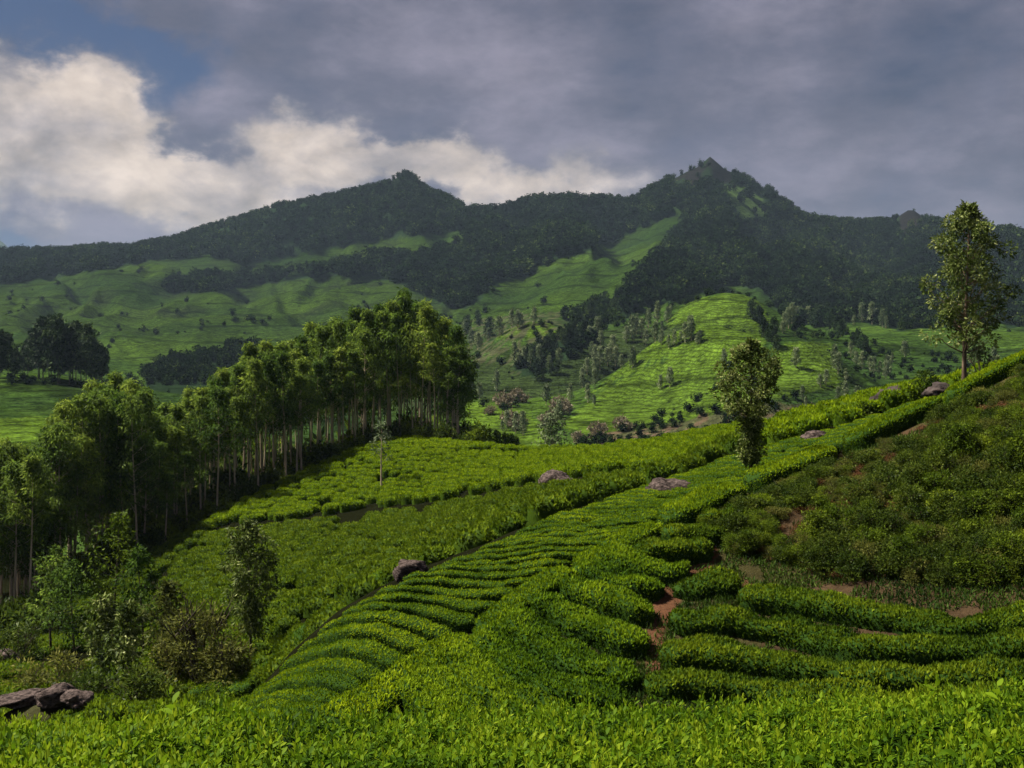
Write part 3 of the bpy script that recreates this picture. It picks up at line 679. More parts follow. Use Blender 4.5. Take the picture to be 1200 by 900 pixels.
HOL = [(132, 600, 700, 62, 'sh1', 'pale green open-crowned tree, tallest in the hollow at lower left'),
       (88, 655, 720, 60, 'euc', 'dark narrow tree at the left side of the hollow below the wood'),
       (168, 640, 760, 58, 'euc', 'green tree with thin trunk behind the grey-leaved tree in the hollow'),
       (118, 698, 800, 50, 'oak', 'grey-green leafy tree low in the hollow above the brownish shrub'),
       (152, 706, 810, 48, 'oak', 'light grey-green tree between two darker trees in the hollow'),
       (195, 682, 800, 50, 'sh3', 'yellow-green topped tree in the middle of the hollow'),
       (60, 640, 720, 66, 'euc', 'small dark tree at the foot of the wood near the left edge')]
for i, (px, top, base, D, lm, lab) in enumerate(HOL):
    loc = at(px, D); Hh = (HZ - top) / F * D - loc[2]
    plant_tree('hollow_tree', make_tree(220 + i, Hh, .30, lambda h: .19 * math.sin(min(1, h * .8 + .2) * pi) ** .6, 22, .078, 60, .26, .10, .35, .012, lm, 'bark', .04), loc, lab)

# --- twiggy and leafy shrubs
def make_shrub(seed, Ht, wide, ncl, rcl, ncard, ln, wd, lm, droop=.0, stems=7, cover=1.0):
    rng = np.random.default_rng(seed); T = Acc(); A = Acc()
    for i in range(stems):
        a = rng.uniform(0, 6.28); r = wide * rng.uniform(.2, .9)
        e = np.array([cos(a) * r, sin(a) * r, Ht * rng.uniform(.55, .95)]); m_ = e * [.45, .45, .55]
        V, q = tube(np.array([[0, 0, -.1], m_, e]), np.array([.016, .010, .004]) * Ht, 4); T.add(V, q)
        for k in range(3):
            a2 = rng.uniform(0, 6.28); e2 = m_ + (e - m_) * rng.uniform(.0, .7) ; f = e2 + np.array([cos(a2), sin(a2), 1.2]) * Ht * rng.uniform(.12, .25)
            V, q = tube(np.array([e2, f]), np.array([.007, .003]) * Ht, 3); T.add(V, q)
    for i in range(ncl):
        a = rng.uniform(0, 6.28); h = rng.uniform(.15, 1) ** .8; r = wide * math.sqrt(max(0, 1 - (h * .92) ** 2)) * rng.uniform(.3, 1)
        crown_cards(A, np.array([cos(a) * r, sin(a) * r, h * Ht * .85]), rcl * rng.uniform(.7, 1.3), ncard, ln, wd, droop, rng, .8)
    return T.mesh('stems', MT['bark'], True), A.mesh('foliage', MT[lm])
def plant_shrub(name, meshes, loc, label, group=None, rotz=0, scale=(1, 1, 1), cat='shrub'):
    t = thing(name, loc, label, cat, group, rotz, scale)
    ob('stem', meshes[0], t); ob('foliage', meshes[1], t)
    return t
# hollow shrubs
for i, (px, D, w, h, lm, cl, lab) in enumerate([
        (60, 48, 2.0, 2.2, 'sh3', .9, 'brownish twiggy shrub beside the grey boulders at lower left'),
        (232, 46, 1.9, 4.3, 'sh3', 1.3, 'thin-leaved olive shrub with many bare dark stems, left of the drooping tree'),
        (262, 45, 1.3, 2.6, 'sh3', 1.2, 'low olive shrub at the foot of the drooping tree'),
        (205, 47, 1.4, 3.0, 'sh3', 1.3, 'brownish thin shrub in the hollow, behind the tallest foreground shoot'),
        (165, 44, 1.8, 1.9, 'sh2', 1, 'low dark green shrub at the bottom of the hollow'),
        (100, 45, 1.5, 1.6, 'sh2', 1, 'low dark shrub just right of the brownish twiggy shrub'),
        (20, 60, 2.2, 2.5, 'sh2', 1, 'dark green shrub below the left end of the wood')]):
    plant_shrub('shrub', make_shrub(300 + i, h, w, int(26 * cl), .45, 70, .20, .08, lm, 0, 14), at(px, D), lab)

# undergrowth bushes along the foot of the wood
UB = [make_shrub(330 + i, 1.8, 1.5, 14, .6, 70, .32, .14, ['sh2', 'sh1', 'sh2'][i], 0, 5) for i in range(3)]
made = {}
rng0 = np.random.default_rng(77)
for k in range(64):
    px = -20 + 9.2 * k; D = lineD(LK, px) + rng0.uniform(.5, 3.5) - (rng0.uniform(0, 16) if px < 70 else 0); i = int(rng0.integers(3)); s = rng0.uniform(.6, 1.15) * (1.5 if px < 150 else 1)
    lab = 'dark bush in the undergrowth strip along the foot of the eucalyptus wood'
    if i not in made: made[i] = plant_shrub('undergrowth_bush', UB[i], at(px, D), lab, 'bushes at the foot of the wood', k, (s, s, s))
    else: copy_tree(made[i], at(px, D), k * 1.1, (s, s, s * rng0.uniform(.8, 1.3)), lab)

# taller bushes inside the wood
made2 = {}
for k in range(240):
    px = rng0.uniform(140, 542); D = lineD(LK, px) + (rng0.uniform(4, 34) if k < 120 else rng0.uniform(36, 46)); i = k % 3; s = rng0.uniform(1.0, 2.2) * (1 if k < 120 else 2.0)
    lab = 'tall dark bush among the trunks inside the eucalyptus wood'
    c = copy_tree(made[i], at(px, D), k * 1.1, (s, s, s * rng0.uniform(.9, 1.3)), lab, 'bushes inside the wood')
# --- scrub on the steep bank, right
SB = [make_shrub(400, 1.3, .9, 22, .34, 120, .11, .05, 'sh1', 0, 6), make_shrub(401, 1.5, 1.0, 22, .36, 120, .12, .06, 'sh2', 0, 6), make_shrub(402, 1.1, .9, 18, .30, 100, .13, .035, 'sh3', 0, 8),
      make_shrub(403, .8, .7, 14, .25, 110, .12, .03, 'fern', .1, 8), make_shrub(404, 2.1, .9, 28, .36, 120, .13, .06, 'sh1', .2, 6)]
made = {}
NM = {0: ('bright green leafy shrub on the steep scrub bank right of the red gully', 'bright shrubs on the scrub bank', 'leafy_shrub'),
      1: ('dark green dense shrub on the steep scrub bank right of the red gully', 'dark shrubs on the scrub bank', 'dark_shrub'),
      2: ('olive wiry shrub on the steep scrub bank right of the red gully', 'olive shrubs on the scrub bank', 'wiry_shrub'),
      3: ('rust-brown dead bracken clump on the upper scrub bank', 'dead bracken on the scrub bank', 'bracken_clump'),
      4: ('tall upright green shrub on the right part of the scrub bank', 'tall shrubs on the scrub bank', 'tall_shrub')}
rngb = np.random.default_rng(21); nb = 0
while nb < 620:
    px = rngb.uniform(850, 1330); t = rngb.uniform(.0, .93)
    d0, d1 = lineD(LM, px) + .6, lineD(LC, px) - .9; D = d0 + (d1 - d0) * t; py = float(PY(px, D)[0])
    if px < 900 and py > 650: continue
    if px < 940 and t > .45 and rngb.random() < .75: continue
    red = inpoly(np.array([px]), np.array([py]), [(900, 640), (935, 585), (1000, 520), (1090, 498), (1090, 530), (1010, 590), (960, 640)])[0]
    i = int(rngb.choice([0, 1, 2, 3, 4], p=[.07, .05, .28, .60, 0] if red else [.34, .30, .17, .11, .08]))
    s = rngb.uniform(.32, .64) * (.75 if red else 1) * (.7 + .3 * smst(900, 1000, px)) * (1 - .5 * smst(.45, .95, t))
    loc = at(px, D); loc = (loc[0], loc[1], loc[2] - .08)
    zone = ('upper ' if t > .5 else 'lower ') + ('left' if px < 980 else ('middle' if px < 1090 else 'right')) + ' part of the scrub bank'
    lb = NM[i][0].split(' on the ')[0] + ' on the ' + zone; gz_ = NM[i][1].split(' on the ')[0] + ', ' + zone
    if i not in made: made[i] = plant_shrub(NM[i][2], SB[i], loc, lb, gz_, 0, (s, s, s))
    else: copy_tree(made[i], loc, rngb.uniform(0, 6), (s, s, s * rngb.uniform(.8, 1.2)), lb, gz_)
    nb += 1

for k in range(230):
    px = rngb.uniform(835, 1300); t = rngb.uniform(.50, .90); d0, d1 = lineD(LM, px) + .6, lineD(LC, px) - .5; D = d0 + (d1 - d0) * t
    i = int(rngb.choice([0, 1, 2, 3], p=[.2, .2, .22, .38])); s = rngb.uniform(.22, .40); loc = at(px, D); loc = (loc[0], loc[1], loc[2] - .05)
    copy_tree(made[i], loc, rngb.uniform(0, 6), (s * 1.3, s * 1.3, s), ['small bright shrub in the strip right below the ridge hedge', 'small dark shrub in the strip right below the ridge hedge', 'small olive shrub in the strip right below the ridge hedge', 'small rust-brown bracken in the strip right below the ridge hedge'][i], 'low growth below the ridge hedge: ' + NM[i][2].replace('_', ' '))
# grass and weeds on bare ground of bank and gully
def weeds():
    rng = np.random.default_rng(61); n = 130000
    px = rng.uniform(700, 1400, n); D = rng.uniform(21, 39, n)
    x = (px - 600) / F * D; P = np.stack([x, D, H(x, D) - .02], -1)
    k = fbm(x / 1.1, D / 1.1, 3, 8) > -.30
    py = HZ - F * P[:, 2] / D
    red = inpoly(px, py, [(758, 700), (805, 665), (830, 640), (845, 640), (835, 665), (880, 690), (800, 700), (778, 740), (772, 800), (758, 800), (760, 740)])
    k &= ~(red & (rng.random(n) < .5)); P = P[k]; n = len(P)
    Dr = np.array([0, 0, 1.]) + rng.normal(size=(n, 3)) * .45
    V, q = cards(P, Dr, rng.uniform(.07, .22, n), rng.uniform(.02, .045, n), rng)
    var = np.clip(.35 + .35 * fbm(P[:, 0] / 2, P[:, 1] / 2, 2, 15) + rng.normal(0, .2, n), 0, 1)
    o = ob('weeds', mesh_np('weeds', V, q, MT['grass'], var)); tag(o, 'rough grass and weeds covering the scrub bank and the red gully', 'weeds', kind='stuff')
weeds()

# ------------------------------------------------------------------ tea hedges
def hedge_mesh(path_xy, width, height, seed, mat='tea', dens=520, cl=.09, cw=.046, hvar=.09, slope=.35, lift=0.0, lump=.0):
    rng = np.random.default_rng(seed)
    P = np.asarray(path_xy, float); seg = np.r_[0, np.cumsum(np.linalg.norm(np.diff(P, axis=0), axis=1))]; Lg = seg[-1]
    ns = max(6, int(Lg / .13)); s = np.linspace(0, Lg, ns)
    sm = lambda c: np.interp(s, seg, c)
    X = sm(P[:, 0]); Y = sm(P[:, 1])
    for _ in range(3): X[1:-1] = (X[:-2] + 2 * X[1:-1] + X[2:]) / 4; Y[1:-1] = (Y[:-2] + 2 * Y[1:-1] + Y[2:]) / 4
    t = unit(np.stack([np.gradient(X), np.gradient(Y)], -1)); nrm = np.stack([-t[:, 1], t[:, 0]], -1)
    off = .08 * fbm(s / 1.7, s * 0 + seed, 2, seed); X += nrm[:, 0] * off; Y += nrm[:, 1] * off
    notch = .5 + .5 * np.clip(np.abs(vn(s / 1.1, s * 0 + 7.7, seed + 3)) * 5, 0, 1)          # bush by bush
    endf = np.clip(np.minimum(s, Lg - s) / .35, 0.0, 1) ** .5 * .99 + .01
    width = np.interp(s / Lg, np.linspace(0, 1, len(np.atleast_1d(width))), np.atleast_1d(width))
    w = (width * .5) * (1 + .09 * fbm(s / .8, s * 0 + 3.3, 2, seed + 1)) * (.92 - lump + (.08 + lump) * notch) * endf
    h = height * (1 + hvar * fbm(s / 1.2, s * 0 + 1.1, 2, seed + 2)) * (.84 - lump + (.16 + lump) * notch) * (.6 + .4 * endf)
    m = 15; th = np.linspace(0, pi, m)
    cx = np.sign(np.cos(th)) * np.abs(np.cos(th)) ** (.34 + lump * 1.2); cz = np.clip(np.sin(th), 0, 1) ** (.28 + lump)
    bx = X[:, None] + nrm[:, 0, None] * cx[None] * w[:, None]; by = Y[:, None] + nrm[:, 1, None] * cx[None] * w[:, None]
    gz = H(bx.ravel(), by.ravel()).reshape(bx.shape)
    gc = H(X, Y)[:, None]; tz = gc + (gz - gc) * slope + h[:, None]; top = gz + cz[None] * (tz - gz)
    nzz = fbm(bx / .33, by / .33, 3, seed + 5) * .07
    bz = np.where((th == 0) | (th == pi), gz - .25, top + nzz) + lift
    if lump: bz = bz + (th > 0) * (th < pi) * .16 * fbm(bx / .75, by / .75, 2, seed + 9)
    V = np.stack([bx, by, bz], -1)
    q = (np.arange(ns - 1)[:, None] * m + np.arange(m - 1)[None]); q = np.stack([q, q + 1, q + m + 1, q + m], -1).reshape(-1, 4)
    Vf = V.reshape(-1, 3)
    a, b, c = Vf[q[:, 0]], Vf[q[:, 1]], Vf[q[:, 3]]
    fn = np.cross(b - a, c - a); ar = np.linalg.norm(fn, axis=1); fn = unit(fn); fn[fn[:, 2] < -.2] *= -1
    cum = np.cumsum(ar); n = int(cum[-1] * dens); f = np.searchsorted(cum, rng.uniform(0, cum[-1], n)); f = np.clip(f, 0, len(q) - 1)
    u, v = rng.random((2, n, 1)); Pp = a[f] + (b[f] - a[f]) * u + (c[f] - a[f]) * v; Nn = fn[f]
    ctr = np.stack([X, Y], -1)[f // (m - 1)]; out = Pp[:, :2] - ctr
    side = np.where(np.abs(Nn[:, 2:3]) > .6, 0, 1)
    Nn = np.where((side > 0) & ((Nn[:, :2] * out).sum(1, keepdims=True) < 0), -Nn, Nn); Nn[:, 2] = np.abs(Nn[:, 2])
    Dr = Nn * .45 + np.array([0, 0, .75]) + rng.normal(size=(n, 3)) * .38
    Pp = Pp - Nn * .015
    Vc, qc = cards(Pp, Dr, cl * rng.uniform(.6, 1.35, n), cw * rng.uniform(.7, 1.3, n), rng)
    gzc = H(Pp[:, 0], Pp[:, 1]); rel = np.clip((Pp[:, 2] - gzc) / height, 0, 1.2)
    shoot = np.clip(fbm(Pp[:, 0] / .9, Pp[:, 1] / .9, 2, 200) * .5, -.2, .2)
    # new pale shoots grow on the clipped table, old leathery leaves on the flanks
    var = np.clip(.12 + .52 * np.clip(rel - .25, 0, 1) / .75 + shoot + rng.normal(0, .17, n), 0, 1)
    return (Vf, q), (Vc, qc, var)
def hedge(paths, width, height, seed, label, group, name='tea_hedge', mat='tea', **kw):
    """paths: list of world xy polylines belonging to one hedge"""
    t_loc = None; A = Acc(); B = Acc()
    for i, pth in enumerate(paths):
        (Vf, q), (Vc, qc, var) = hedge_mesh(pth, width, height, seed + i * 7, mat, **kw)
        A.add(Vf, q); B.add(Vc, qc, vq=var)
        if t_loc is None:
            mp = pth[len(pth) // 2]; t_loc = np.array([mp[0], mp[1], float(H(mp[0], mp[1])[0])])
    for acc in (A, B): acc.v = [v - t_loc for v in acc.v]
    t = thing(name, tuple(t_loc), label, 'tea hedge', group)
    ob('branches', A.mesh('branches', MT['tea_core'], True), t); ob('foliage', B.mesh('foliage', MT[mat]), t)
    return t
def imgpath(pts, zone, dy=0):
    """image points resting on the slope between two distances -> world xy"""
    out = []
    P = np.array(pts, float); s = np.r_[0, np.cumsum(np.linalg.norm(np.diff(P, axis=0), axis=1))]
    n = max(3, int(s[-1] / 14)); q = np.linspace(0, s[-1], n)
    for px, py in zip(np.interp(q, s, P[:, 0]), np.interp(q, s, P[:, 1])):
        D = np.linspace(zone[0](px), zone[1](px), 140); pp = PY(px, D)
        k = int(np.argmin(np.abs(pp - (py + dy)))); out.append(((px - 600) / F * D[k], D[k]))
    return np.array(out)
ORD = ['lowest', 'second', 'third', 'fourth', 'fifth', 'sixth', 'seventh', 'eighth', 'ninth', 'tenth', 'eleventh', 'twelfth', 'thirteenth', 'fourteenth', 'fifteenth', 'sixteenth', 'seventeenth', 'eighteenth', 'nineteenth', 'twentieth', 'twenty-first', 'twenty-second', 'twenty-third', 'twenty-fourth', 'twenty-fifth', 'twenty-sixth', 'twenty-seventh', 'twenty-eighth', 'twenty-ninth', 'thirtieth', 'thirty-first', 'thirty-second', 'thirty-third', 'thirty-fourth', 'thirty-fifth', 'thirty-sixth', 'thirty-seventh', 'thirty-eighth', 'thirty-ninth', 'fortieth'] + ['forty-' + k for k in ('first', 'second', 'third', 'fourth', 'fifth', 'sixth', 'seventh', 'eighth', 'ninth')] + ['fiftieth'] + ['fifty-' + k for k in ('first', 'second', 'third', 'fourth', 'fifth')]
# B1: rows on the bright left face of the spur, from the diagonal gap to the ridge
def rows_left_face():
    a = np.array(sorted(LS)); c = np.array(sorted(LC))
    ks = [200, 250, 290, 345, 400, 497, 600, 740, 850, 940, 1060]; kr = [345, 395, 440, 515, 585, 690, 774, 876, 968, 1085, 1165]
    n = 54
    # spread the rows evenly over ground distance along the gap
    pxs = np.linspace(205, 1062, 400); X = (pxs - 600) / F * np.interp(pxs, a[:, 0], a[:, 2]); Y = np.interp(pxs, a[:, 0], a[:, 2])
    s = np.r_[0, np.cumsum(np.hypot(np.diff(X), np.diff(Y)))]
    E = []
    for i in range(n + 1):
        f = ((i + .5) / n) ** 1.22; pa = float(np.interp(s[-1] * f, s, pxs)); pb = float(np.interp(pa, ks, kr))
        Da = float(np.interp(pa, a[:, 0], a[:, 2])); Db = float(np.interp(pb, c[:, 0], c[:, 2])) + .8
        p0 = np.array([(pa - 600) / F * Da, Da]); p1 = np.array([(pb - 600) / F * Db, Db])
        E.append((p0, p1))
    for i in range(n):
        p0, p1 = E[i]; d = (p1 - p0) / np.linalg.norm(p1 - p0); nr = np.array([-d[1], d[0]])
        sp0 = abs(np.dot(E[i + 1][0] - p0, nr)); sp1 = abs(np.dot(E[i + 1][1] - p1, nr))
        p0 = p0 + d * (.42 + .12 * math.sin(i * 2.3))
        u = np.linspace(0.0, 1, 16)[:, None]; P = p0 + (p1 - p0) * u
        P = P + nr * (np.sin(u * pi) * -.18 + .05 * np.sin(u * 9 + i * .9))
        if i > 38:                       # broken up into bushes and short lengths on the upper part
            k = 4 + i % 5; paths = [P[:k], P[k:]]; ws = .84 * (sp0 + sp1) / 2 + .04
        else: paths = [P]; ws = np.array([sp0, sp1]) * .84
        lab = 'clipped tea row across the spur, %s up from the gully bottom' % ORD[i]
        if i == 0: lab = 'lowest clipped tea row on the left face of the spur, just above foreground leaves'
        if i == n - 1: lab = 'topmost tea row on the spur, at the foot of the dark boulders'
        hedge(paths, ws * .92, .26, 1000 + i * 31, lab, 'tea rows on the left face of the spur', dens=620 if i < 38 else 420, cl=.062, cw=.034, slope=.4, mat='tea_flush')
rows_left_face()
zB2 = (lambda px: lineD(LB, px) - 1, lambda px: lineD(LC, px))
B2 = [
 ([(500, 822), (505, 840), (530, 862)], 1.1, 'small tea hedge tip where the ridge meets the foreground leaves'),
 ([(520, 815), (528, 840), (560, 860)], 1.1, 'short curved tea hedge at the low left tip of the near terraces'),
 ([(556, 792), (562, 815), (600, 838), (670, 852)], 1.15, 'curved tea hedge row left of the red gully, lowest but one of the near terraces'),
 ([(592, 768), (598, 792), (640, 815), (742, 832)], 1.15, 'curved tea hedge row left of the red gully, third up of the near terraces'),
 ([(628, 748), (640, 770), (690, 795), (750, 806)], 1.15, 'long curved tea hedge row left of the red gully, fourth up of the near terraces'),
 ([(655, 728), (700, 746), (755, 770)], 1.15, 'tea hedge row meeting the narrow neck of the red gully from the left, fifth up'),
 ([(684, 708), (725, 718), (766, 730)], 1.1, 'tea hedge row left of the red gully, sixth up of the near terraces'),
 ([(696, 686), (740, 695), (778, 700)], 1.2, 'tea hedge row ending where the red gully widens, seventh up of the near terraces'),
 ([(716, 668), (765, 674), (806, 672)], 1.25, 'short tea hedge beside the bare red earth, near the ridge'),
 ([(742, 650), (795, 652), (832, 645)], 1.25, 'short tea hedge just below the ridge, above the bare red earth'),
 ([(775, 636), (822, 632), (862, 620)], 1.2, 'short tea hedge below the round-headed silver oak, left of the scrub'),
 ([(815, 618), (860, 610), (898, 594)], 1.15, 'short tea hedge at the foot of the round-headed silver oak on the scrub side'),
 ([(790, 700), (830, 690), (868, 694)], 1.1, 'clump of low tea bushes right of the wide red earth patch'),
 ([(865, 706), (950, 716), (1050, 732), (1130, 748), (1200, 738), (1290, 735)], 1.2, 'uppermost long tea hedge row right of the red gully, below the scrub bank'),
 ([(785, 738), (850, 735), (930, 748), (1000, 766), (1080, 776), (1200, 764), (1290, 760)], 1.2, 'second long tea hedge row below the scrub bank, right of the red gully'),
 ([(772, 772), (830, 772), (900, 784), (980, 798), (1060, 810), (1200, 796), (1290, 790)], 1.2, 'third long tea hedge row below the scrub bank, right of the red gully'),
 ([(752, 808), (850, 812), (950, 828), (1050, 838), (1200, 830), (1290, 825)], 1.15, 'lowest long tea hedge row right of the red gully, just above the foreground leaves'),
]
for i, (pts, w, lab) in enumerate(B2):
    pts = [(pts[0][0] - 25, pts[0][1] - 17)] + pts[1:] if pts[0][0] < 735 else pts
    hedge([imgpath(pts, zB2)], w * .84, .38, 3000 + i * 17, lab, 'tea rows of the near terraces', mat='tea_dark' if pts[0][0] > 740 else 'tea', dens=480, cl=.10, cw=.05, lump=.16, hvar=.16)
# the ridge hedge, in lengths
def line_pts(Ln, a, b, off=0, step=12, dd=0):
    px = np.arange(a, b + 1, step); ar = np.array(sorted(Ln)); D = np.interp(px, ar[:, 0], ar[:, 2]) + dd
    return np.stack([(px - 600) / F * D, D], -1)
for i, (a, b, w, lab) in enumerate([(385, 560, 1.3, 'bright tea hedge running down the lowest stretch of the ridge to the foreground leaves'), (562, 672, 1.25, 'bright tea hedge along the ridge above the curved terraces'), (676, 772, 1.2, 'tea hedge along the ridge where the terraces begin'),
                                (778, 872, 1.15, 'tea hedge along the ridge up to the round-headed silver oak'), (878, 985, 1.2, 'tea hedge along the ridge directly above the rust-brown bracken'), (992, 1105, 1.2, 'tea hedge along the ridge above the middle of the scrub bank'), (1110, 1290, 1.3, 'thick tea hedge at the high right end of the ridge')]):
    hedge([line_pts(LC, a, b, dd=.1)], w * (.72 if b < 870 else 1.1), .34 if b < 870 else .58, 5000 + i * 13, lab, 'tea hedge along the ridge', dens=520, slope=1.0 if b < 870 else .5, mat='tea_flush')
# strip along the gap on the far side of the gully
for i, (a, b, lab) in enumerate([(225, 330, 'tea hedge strip left of the dark gully, lowest length beside the hollow'), (334, 400, 'tea hedge strip left of the dark gully, middle length'), (406, 470, 'tea hedge strip left of the dark gully, uppermost length below the pale boulder')]):
    hedge([line_pts(L2, a, b, dd=.9)], 1.7, .8, 5200 + i * 13, lab, 'tea strip along the gully', dens=220)
for i, (a, b, lab) in enumerate([(512, 610, 'tea hedge strip above the dark gully, right of the pale boulder'), (616, 735, 'tea hedge strip above the dark gully, under the small brown boulder')]):
    hedge([line_pts(L2, a, b, dd=.9)], 1.5, .7, 5300 + i * 13, lab, 'tea strip along the gully', mat='tea_dark', dens=200)

# --- tea bushes of the fields across the gully
def bush_mesh(seed, mat):
    rng = np.random.default_rng(seed); A = Acc()
    n, m = 14, 5; th = np.arange(n) * 2 * pi / n
    rings = [(1.0, .0), (1.02, .45), (.86, .78), (.5, .9), (.02, .95)]
    V = np.concatenate([np.stack([np.cos(th) * r * .62, np.sin(th) * r * .62, np.full(n, z * .7 - (.3 if k == 0 else 0))], -1) for k, (r, z) in enumerate(rings)])
    V = V * (1 + .09 * rng.normal(size=(len(V), 1)))
    i = np.arange(m - 1)[:, None] * n; j = np.arange(n)[None]; j2 = (j + 1) % n
    q = np.stack([i + j, i + j2, i + n + j2, i + n + j], -1).reshape(-1, 4)
    A.add(V, q, vq=np.full(len(q), .12))
    k = 330; d = unit(rng.normal(size=(k, 3))); d[:, 2] = np.abs(d[:, 2])
    sq = np.stack([np.sign(d[:, 0]) * np.abs(d[:, 0]) ** .7 * .64, np.sign(d[:, 1]) * np.abs(d[:, 1]) ** .7 * .64, d[:, 2] ** .45 * .70], -1)
    Dr = d * .4 + np.array([0, 0, .7]) + rng.normal(size=(k, 3)) * .4
    Vc, qc = cards(sq, Dr, .17 * rng.uniform(.6, 1.3, k), .085 * rng.uniform(.7, 1.3, k), rng)
    A.add(Vc, qc, vq=np.clip(.18 + .50 * sq[:, 2] / .7 + rng.normal(0, .16, k), 0, 1))
    return A.mesh('bush', MT[mat])
def tea_fields():
    rng = np.random.default_rng(3)
    cA = template_collection('tea_bush', [bush_mesh(600 + i, 'tea_flush') for i in range(5)]); cB = template_collection('tea_bush_dark', [bush_mesh(610 + i, 'tea_dark') for i in range(5)])
    def field(name, lo, hi, label, coll, seed, sx, sy, miss=.05, pxr=(-60, 1250), skip=None, rot=0, gap=1.24):
        P = []; 
        yy = np.arange(38, 135, sy); 
        for r, y in enumerate(yy):
            x = np.arange(-75, 48, sx) + rng.uniform(-.2, .2)
            yw = y + .8 * fbm(x / 16, x * 0 + y / 20, 2, seed) * 3 + x * rot + rng.normal(0, .10, len(x)); xw = x + rng.normal(0, .12, len(x))
            px = 600 + F * xw / yw; lo_ = np.interp(px, *np.array(sorted(lo))[:, [0, 2]].T); hi_ = np.interp(px, *np.array(sorted(hi))[:, [0, 2]].T)
            k = (yw > lo_ ) & (yw < hi_) & (px > pxr[0]) & (px < pxr[1]) & (rng.random(len(x)) > miss) & (fbm(xw / 4, yw / 4, 2, seed + 5) < .46)
            if skip is not None: k &= ~skip(px, yw)
            P.append(np.stack([xw[k], yw[k]], -1))
        P = np.concatenate(P); n = len(P); Z = H(P[:, 0], P[:, 1])
        s = rng.uniform(.85, 1.15, n); sc = np.stack([s * sx / gap, s * sy / gap, rng.uniform(.8, 1.1, n)], -1)
        o = scatter(name, np.c_[P, Z], sc, rng.choice([0, pi], n) + rng.normal(0, .15, n) + math.atan(rot), rng.integers(0, 5, n), coll)
        tag(o, label, 'tea bushes', kind='stuff'); return n
    off = lambda Ln, d: [(p, v, D_ + d) for p, v, D_ in Ln]
    PATH2 = np.array([(330, 602), (375, 612), (405, 626), (430, 640), (460, 655), (480, 668)], float)
    def onpath2(px, y):
        D2 = []
        x = (px - 600) / F * y; py = HZ - F * H(x, y) / y
        return (np.abs(py - np.interp(px, PATH2[:, 0], PATH2[:, 1])) < 1.8) & (px > 335) & (px < 480)
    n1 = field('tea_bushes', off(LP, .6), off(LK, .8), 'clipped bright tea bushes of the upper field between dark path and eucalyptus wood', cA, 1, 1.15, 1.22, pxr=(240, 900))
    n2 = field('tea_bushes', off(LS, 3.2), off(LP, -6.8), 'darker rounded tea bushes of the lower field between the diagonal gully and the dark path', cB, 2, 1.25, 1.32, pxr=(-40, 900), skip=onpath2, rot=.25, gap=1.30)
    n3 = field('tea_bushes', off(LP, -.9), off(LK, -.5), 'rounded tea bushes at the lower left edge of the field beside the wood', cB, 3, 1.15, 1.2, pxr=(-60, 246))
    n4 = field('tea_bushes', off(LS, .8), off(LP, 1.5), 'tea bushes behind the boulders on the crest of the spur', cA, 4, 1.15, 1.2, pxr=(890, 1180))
    # loose tea between the broken rows on the upper spur
    print('tea bushes', n1, n2, n3, n4)
tea_fields()

# ------------------------------------------------------------------ boulders
def ico(sub):
    import bmesh
    bm = bmesh.new(); bmesh.ops.create_icosphere(bm, subdivisions=sub, radius=1)
    V = np.array([v.co[:] for v in bm.verts]); t = np.array([[v.index for v in f.verts] for f in bm.faces]); bm.free(); return V, t
IV, IT = ico(4)
def rock_mesh(seed, sx, sy, sz, mat='rock'):
    V = IV.copy(); n = fbm(V[:, 0] * 1.3 + seed * 3.1, V[:, 1] * 1.3 + V[:, 2] * 1.7, 4, seed); c = np.round((n) * 3) / 3
    V = V * (1 + .26 * c + .20 * n)[:, None]
    V += (.12 * fbm(V[:, 0] * 5 + V[:, 2] * 3, V[:, 1] * 5 - V[:, 2] * 2, 3, seed + 2))[:, None] * IV
    V = V * [sx, sy, sz]; V[:, 2] = np.maximum(V[:, 2], -.5 * sz)
    return mesh_np('rock', V, IT, MT[mat], None, False)
ROCKS = [
 (483, 672, 30, .55, .42, .40, 'rock', 31.4, 'pale smooth boulder in the notch where the field paths meet the diagonal gully'),
 (654, 590, 60, 1.5, 1.0, .85, 'rock', 66, 'brown boulder lying in the darker tea field under the path'),
 (788, 598, 30, .85, .6, .42, 'rock', 37.6, 'grey boulder between bushes on the spur, left of the round-headed silver oak'),
 (955, 502, 30, .55, .5, .38, 'rock', 43.5, 'small grey boulder in the bright tea right of the round-headed silver oak'),
 (1046, 450, 30, 1.0, .8, .65, 'rockd', 50.5, 'large dark boulder on the skyline of the spur'),
 (1080, 445, 30, .8, .7, .5, 'rockd', 50, 'low dark boulder between the large skyline boulder and the tall silver oak'),
 (1108, 446, 30, 1.0, .8, .4, 'rockd', 48, 'broad low dark boulder at the foot of the tall silver oak'),
 (66, 813, 30, .62, .55, .42, 'rock', 36, 'craggy grey-brown boulder above the foreground leaves at lower left'),
 (22, 817, 30, 1.0, .7, .24, 'rock', 36.5, 'long flat dark boulder at the left edge, beside the craggy one'),
 (92, 817, 30, .45, .45, .30, 'rock', 35.5, 'small jagged boulder at the right of the craggy one'),
 (4, 748, 30, .7, .7, .75, 'rock', 62, 'upright grey-brown boulder at the left edge below the wood'),
]
for i, (px, py, _, a, b, c, m_, D, lab) in enumerate(ROCKS):
    loc = list(at(px, D))
    if py > 800: loc[2] = (HZ - py) / F * D
    o = ob('boulder', rock_mesh(40 + i, a, b, c, m_), loc=(loc[0], loc[1], loc[2] + c * (-.25 if py > 800 else .25))); o.rotation_euler = (0, 0, i * 1.7)
    tag(o, lab, 'boulder')
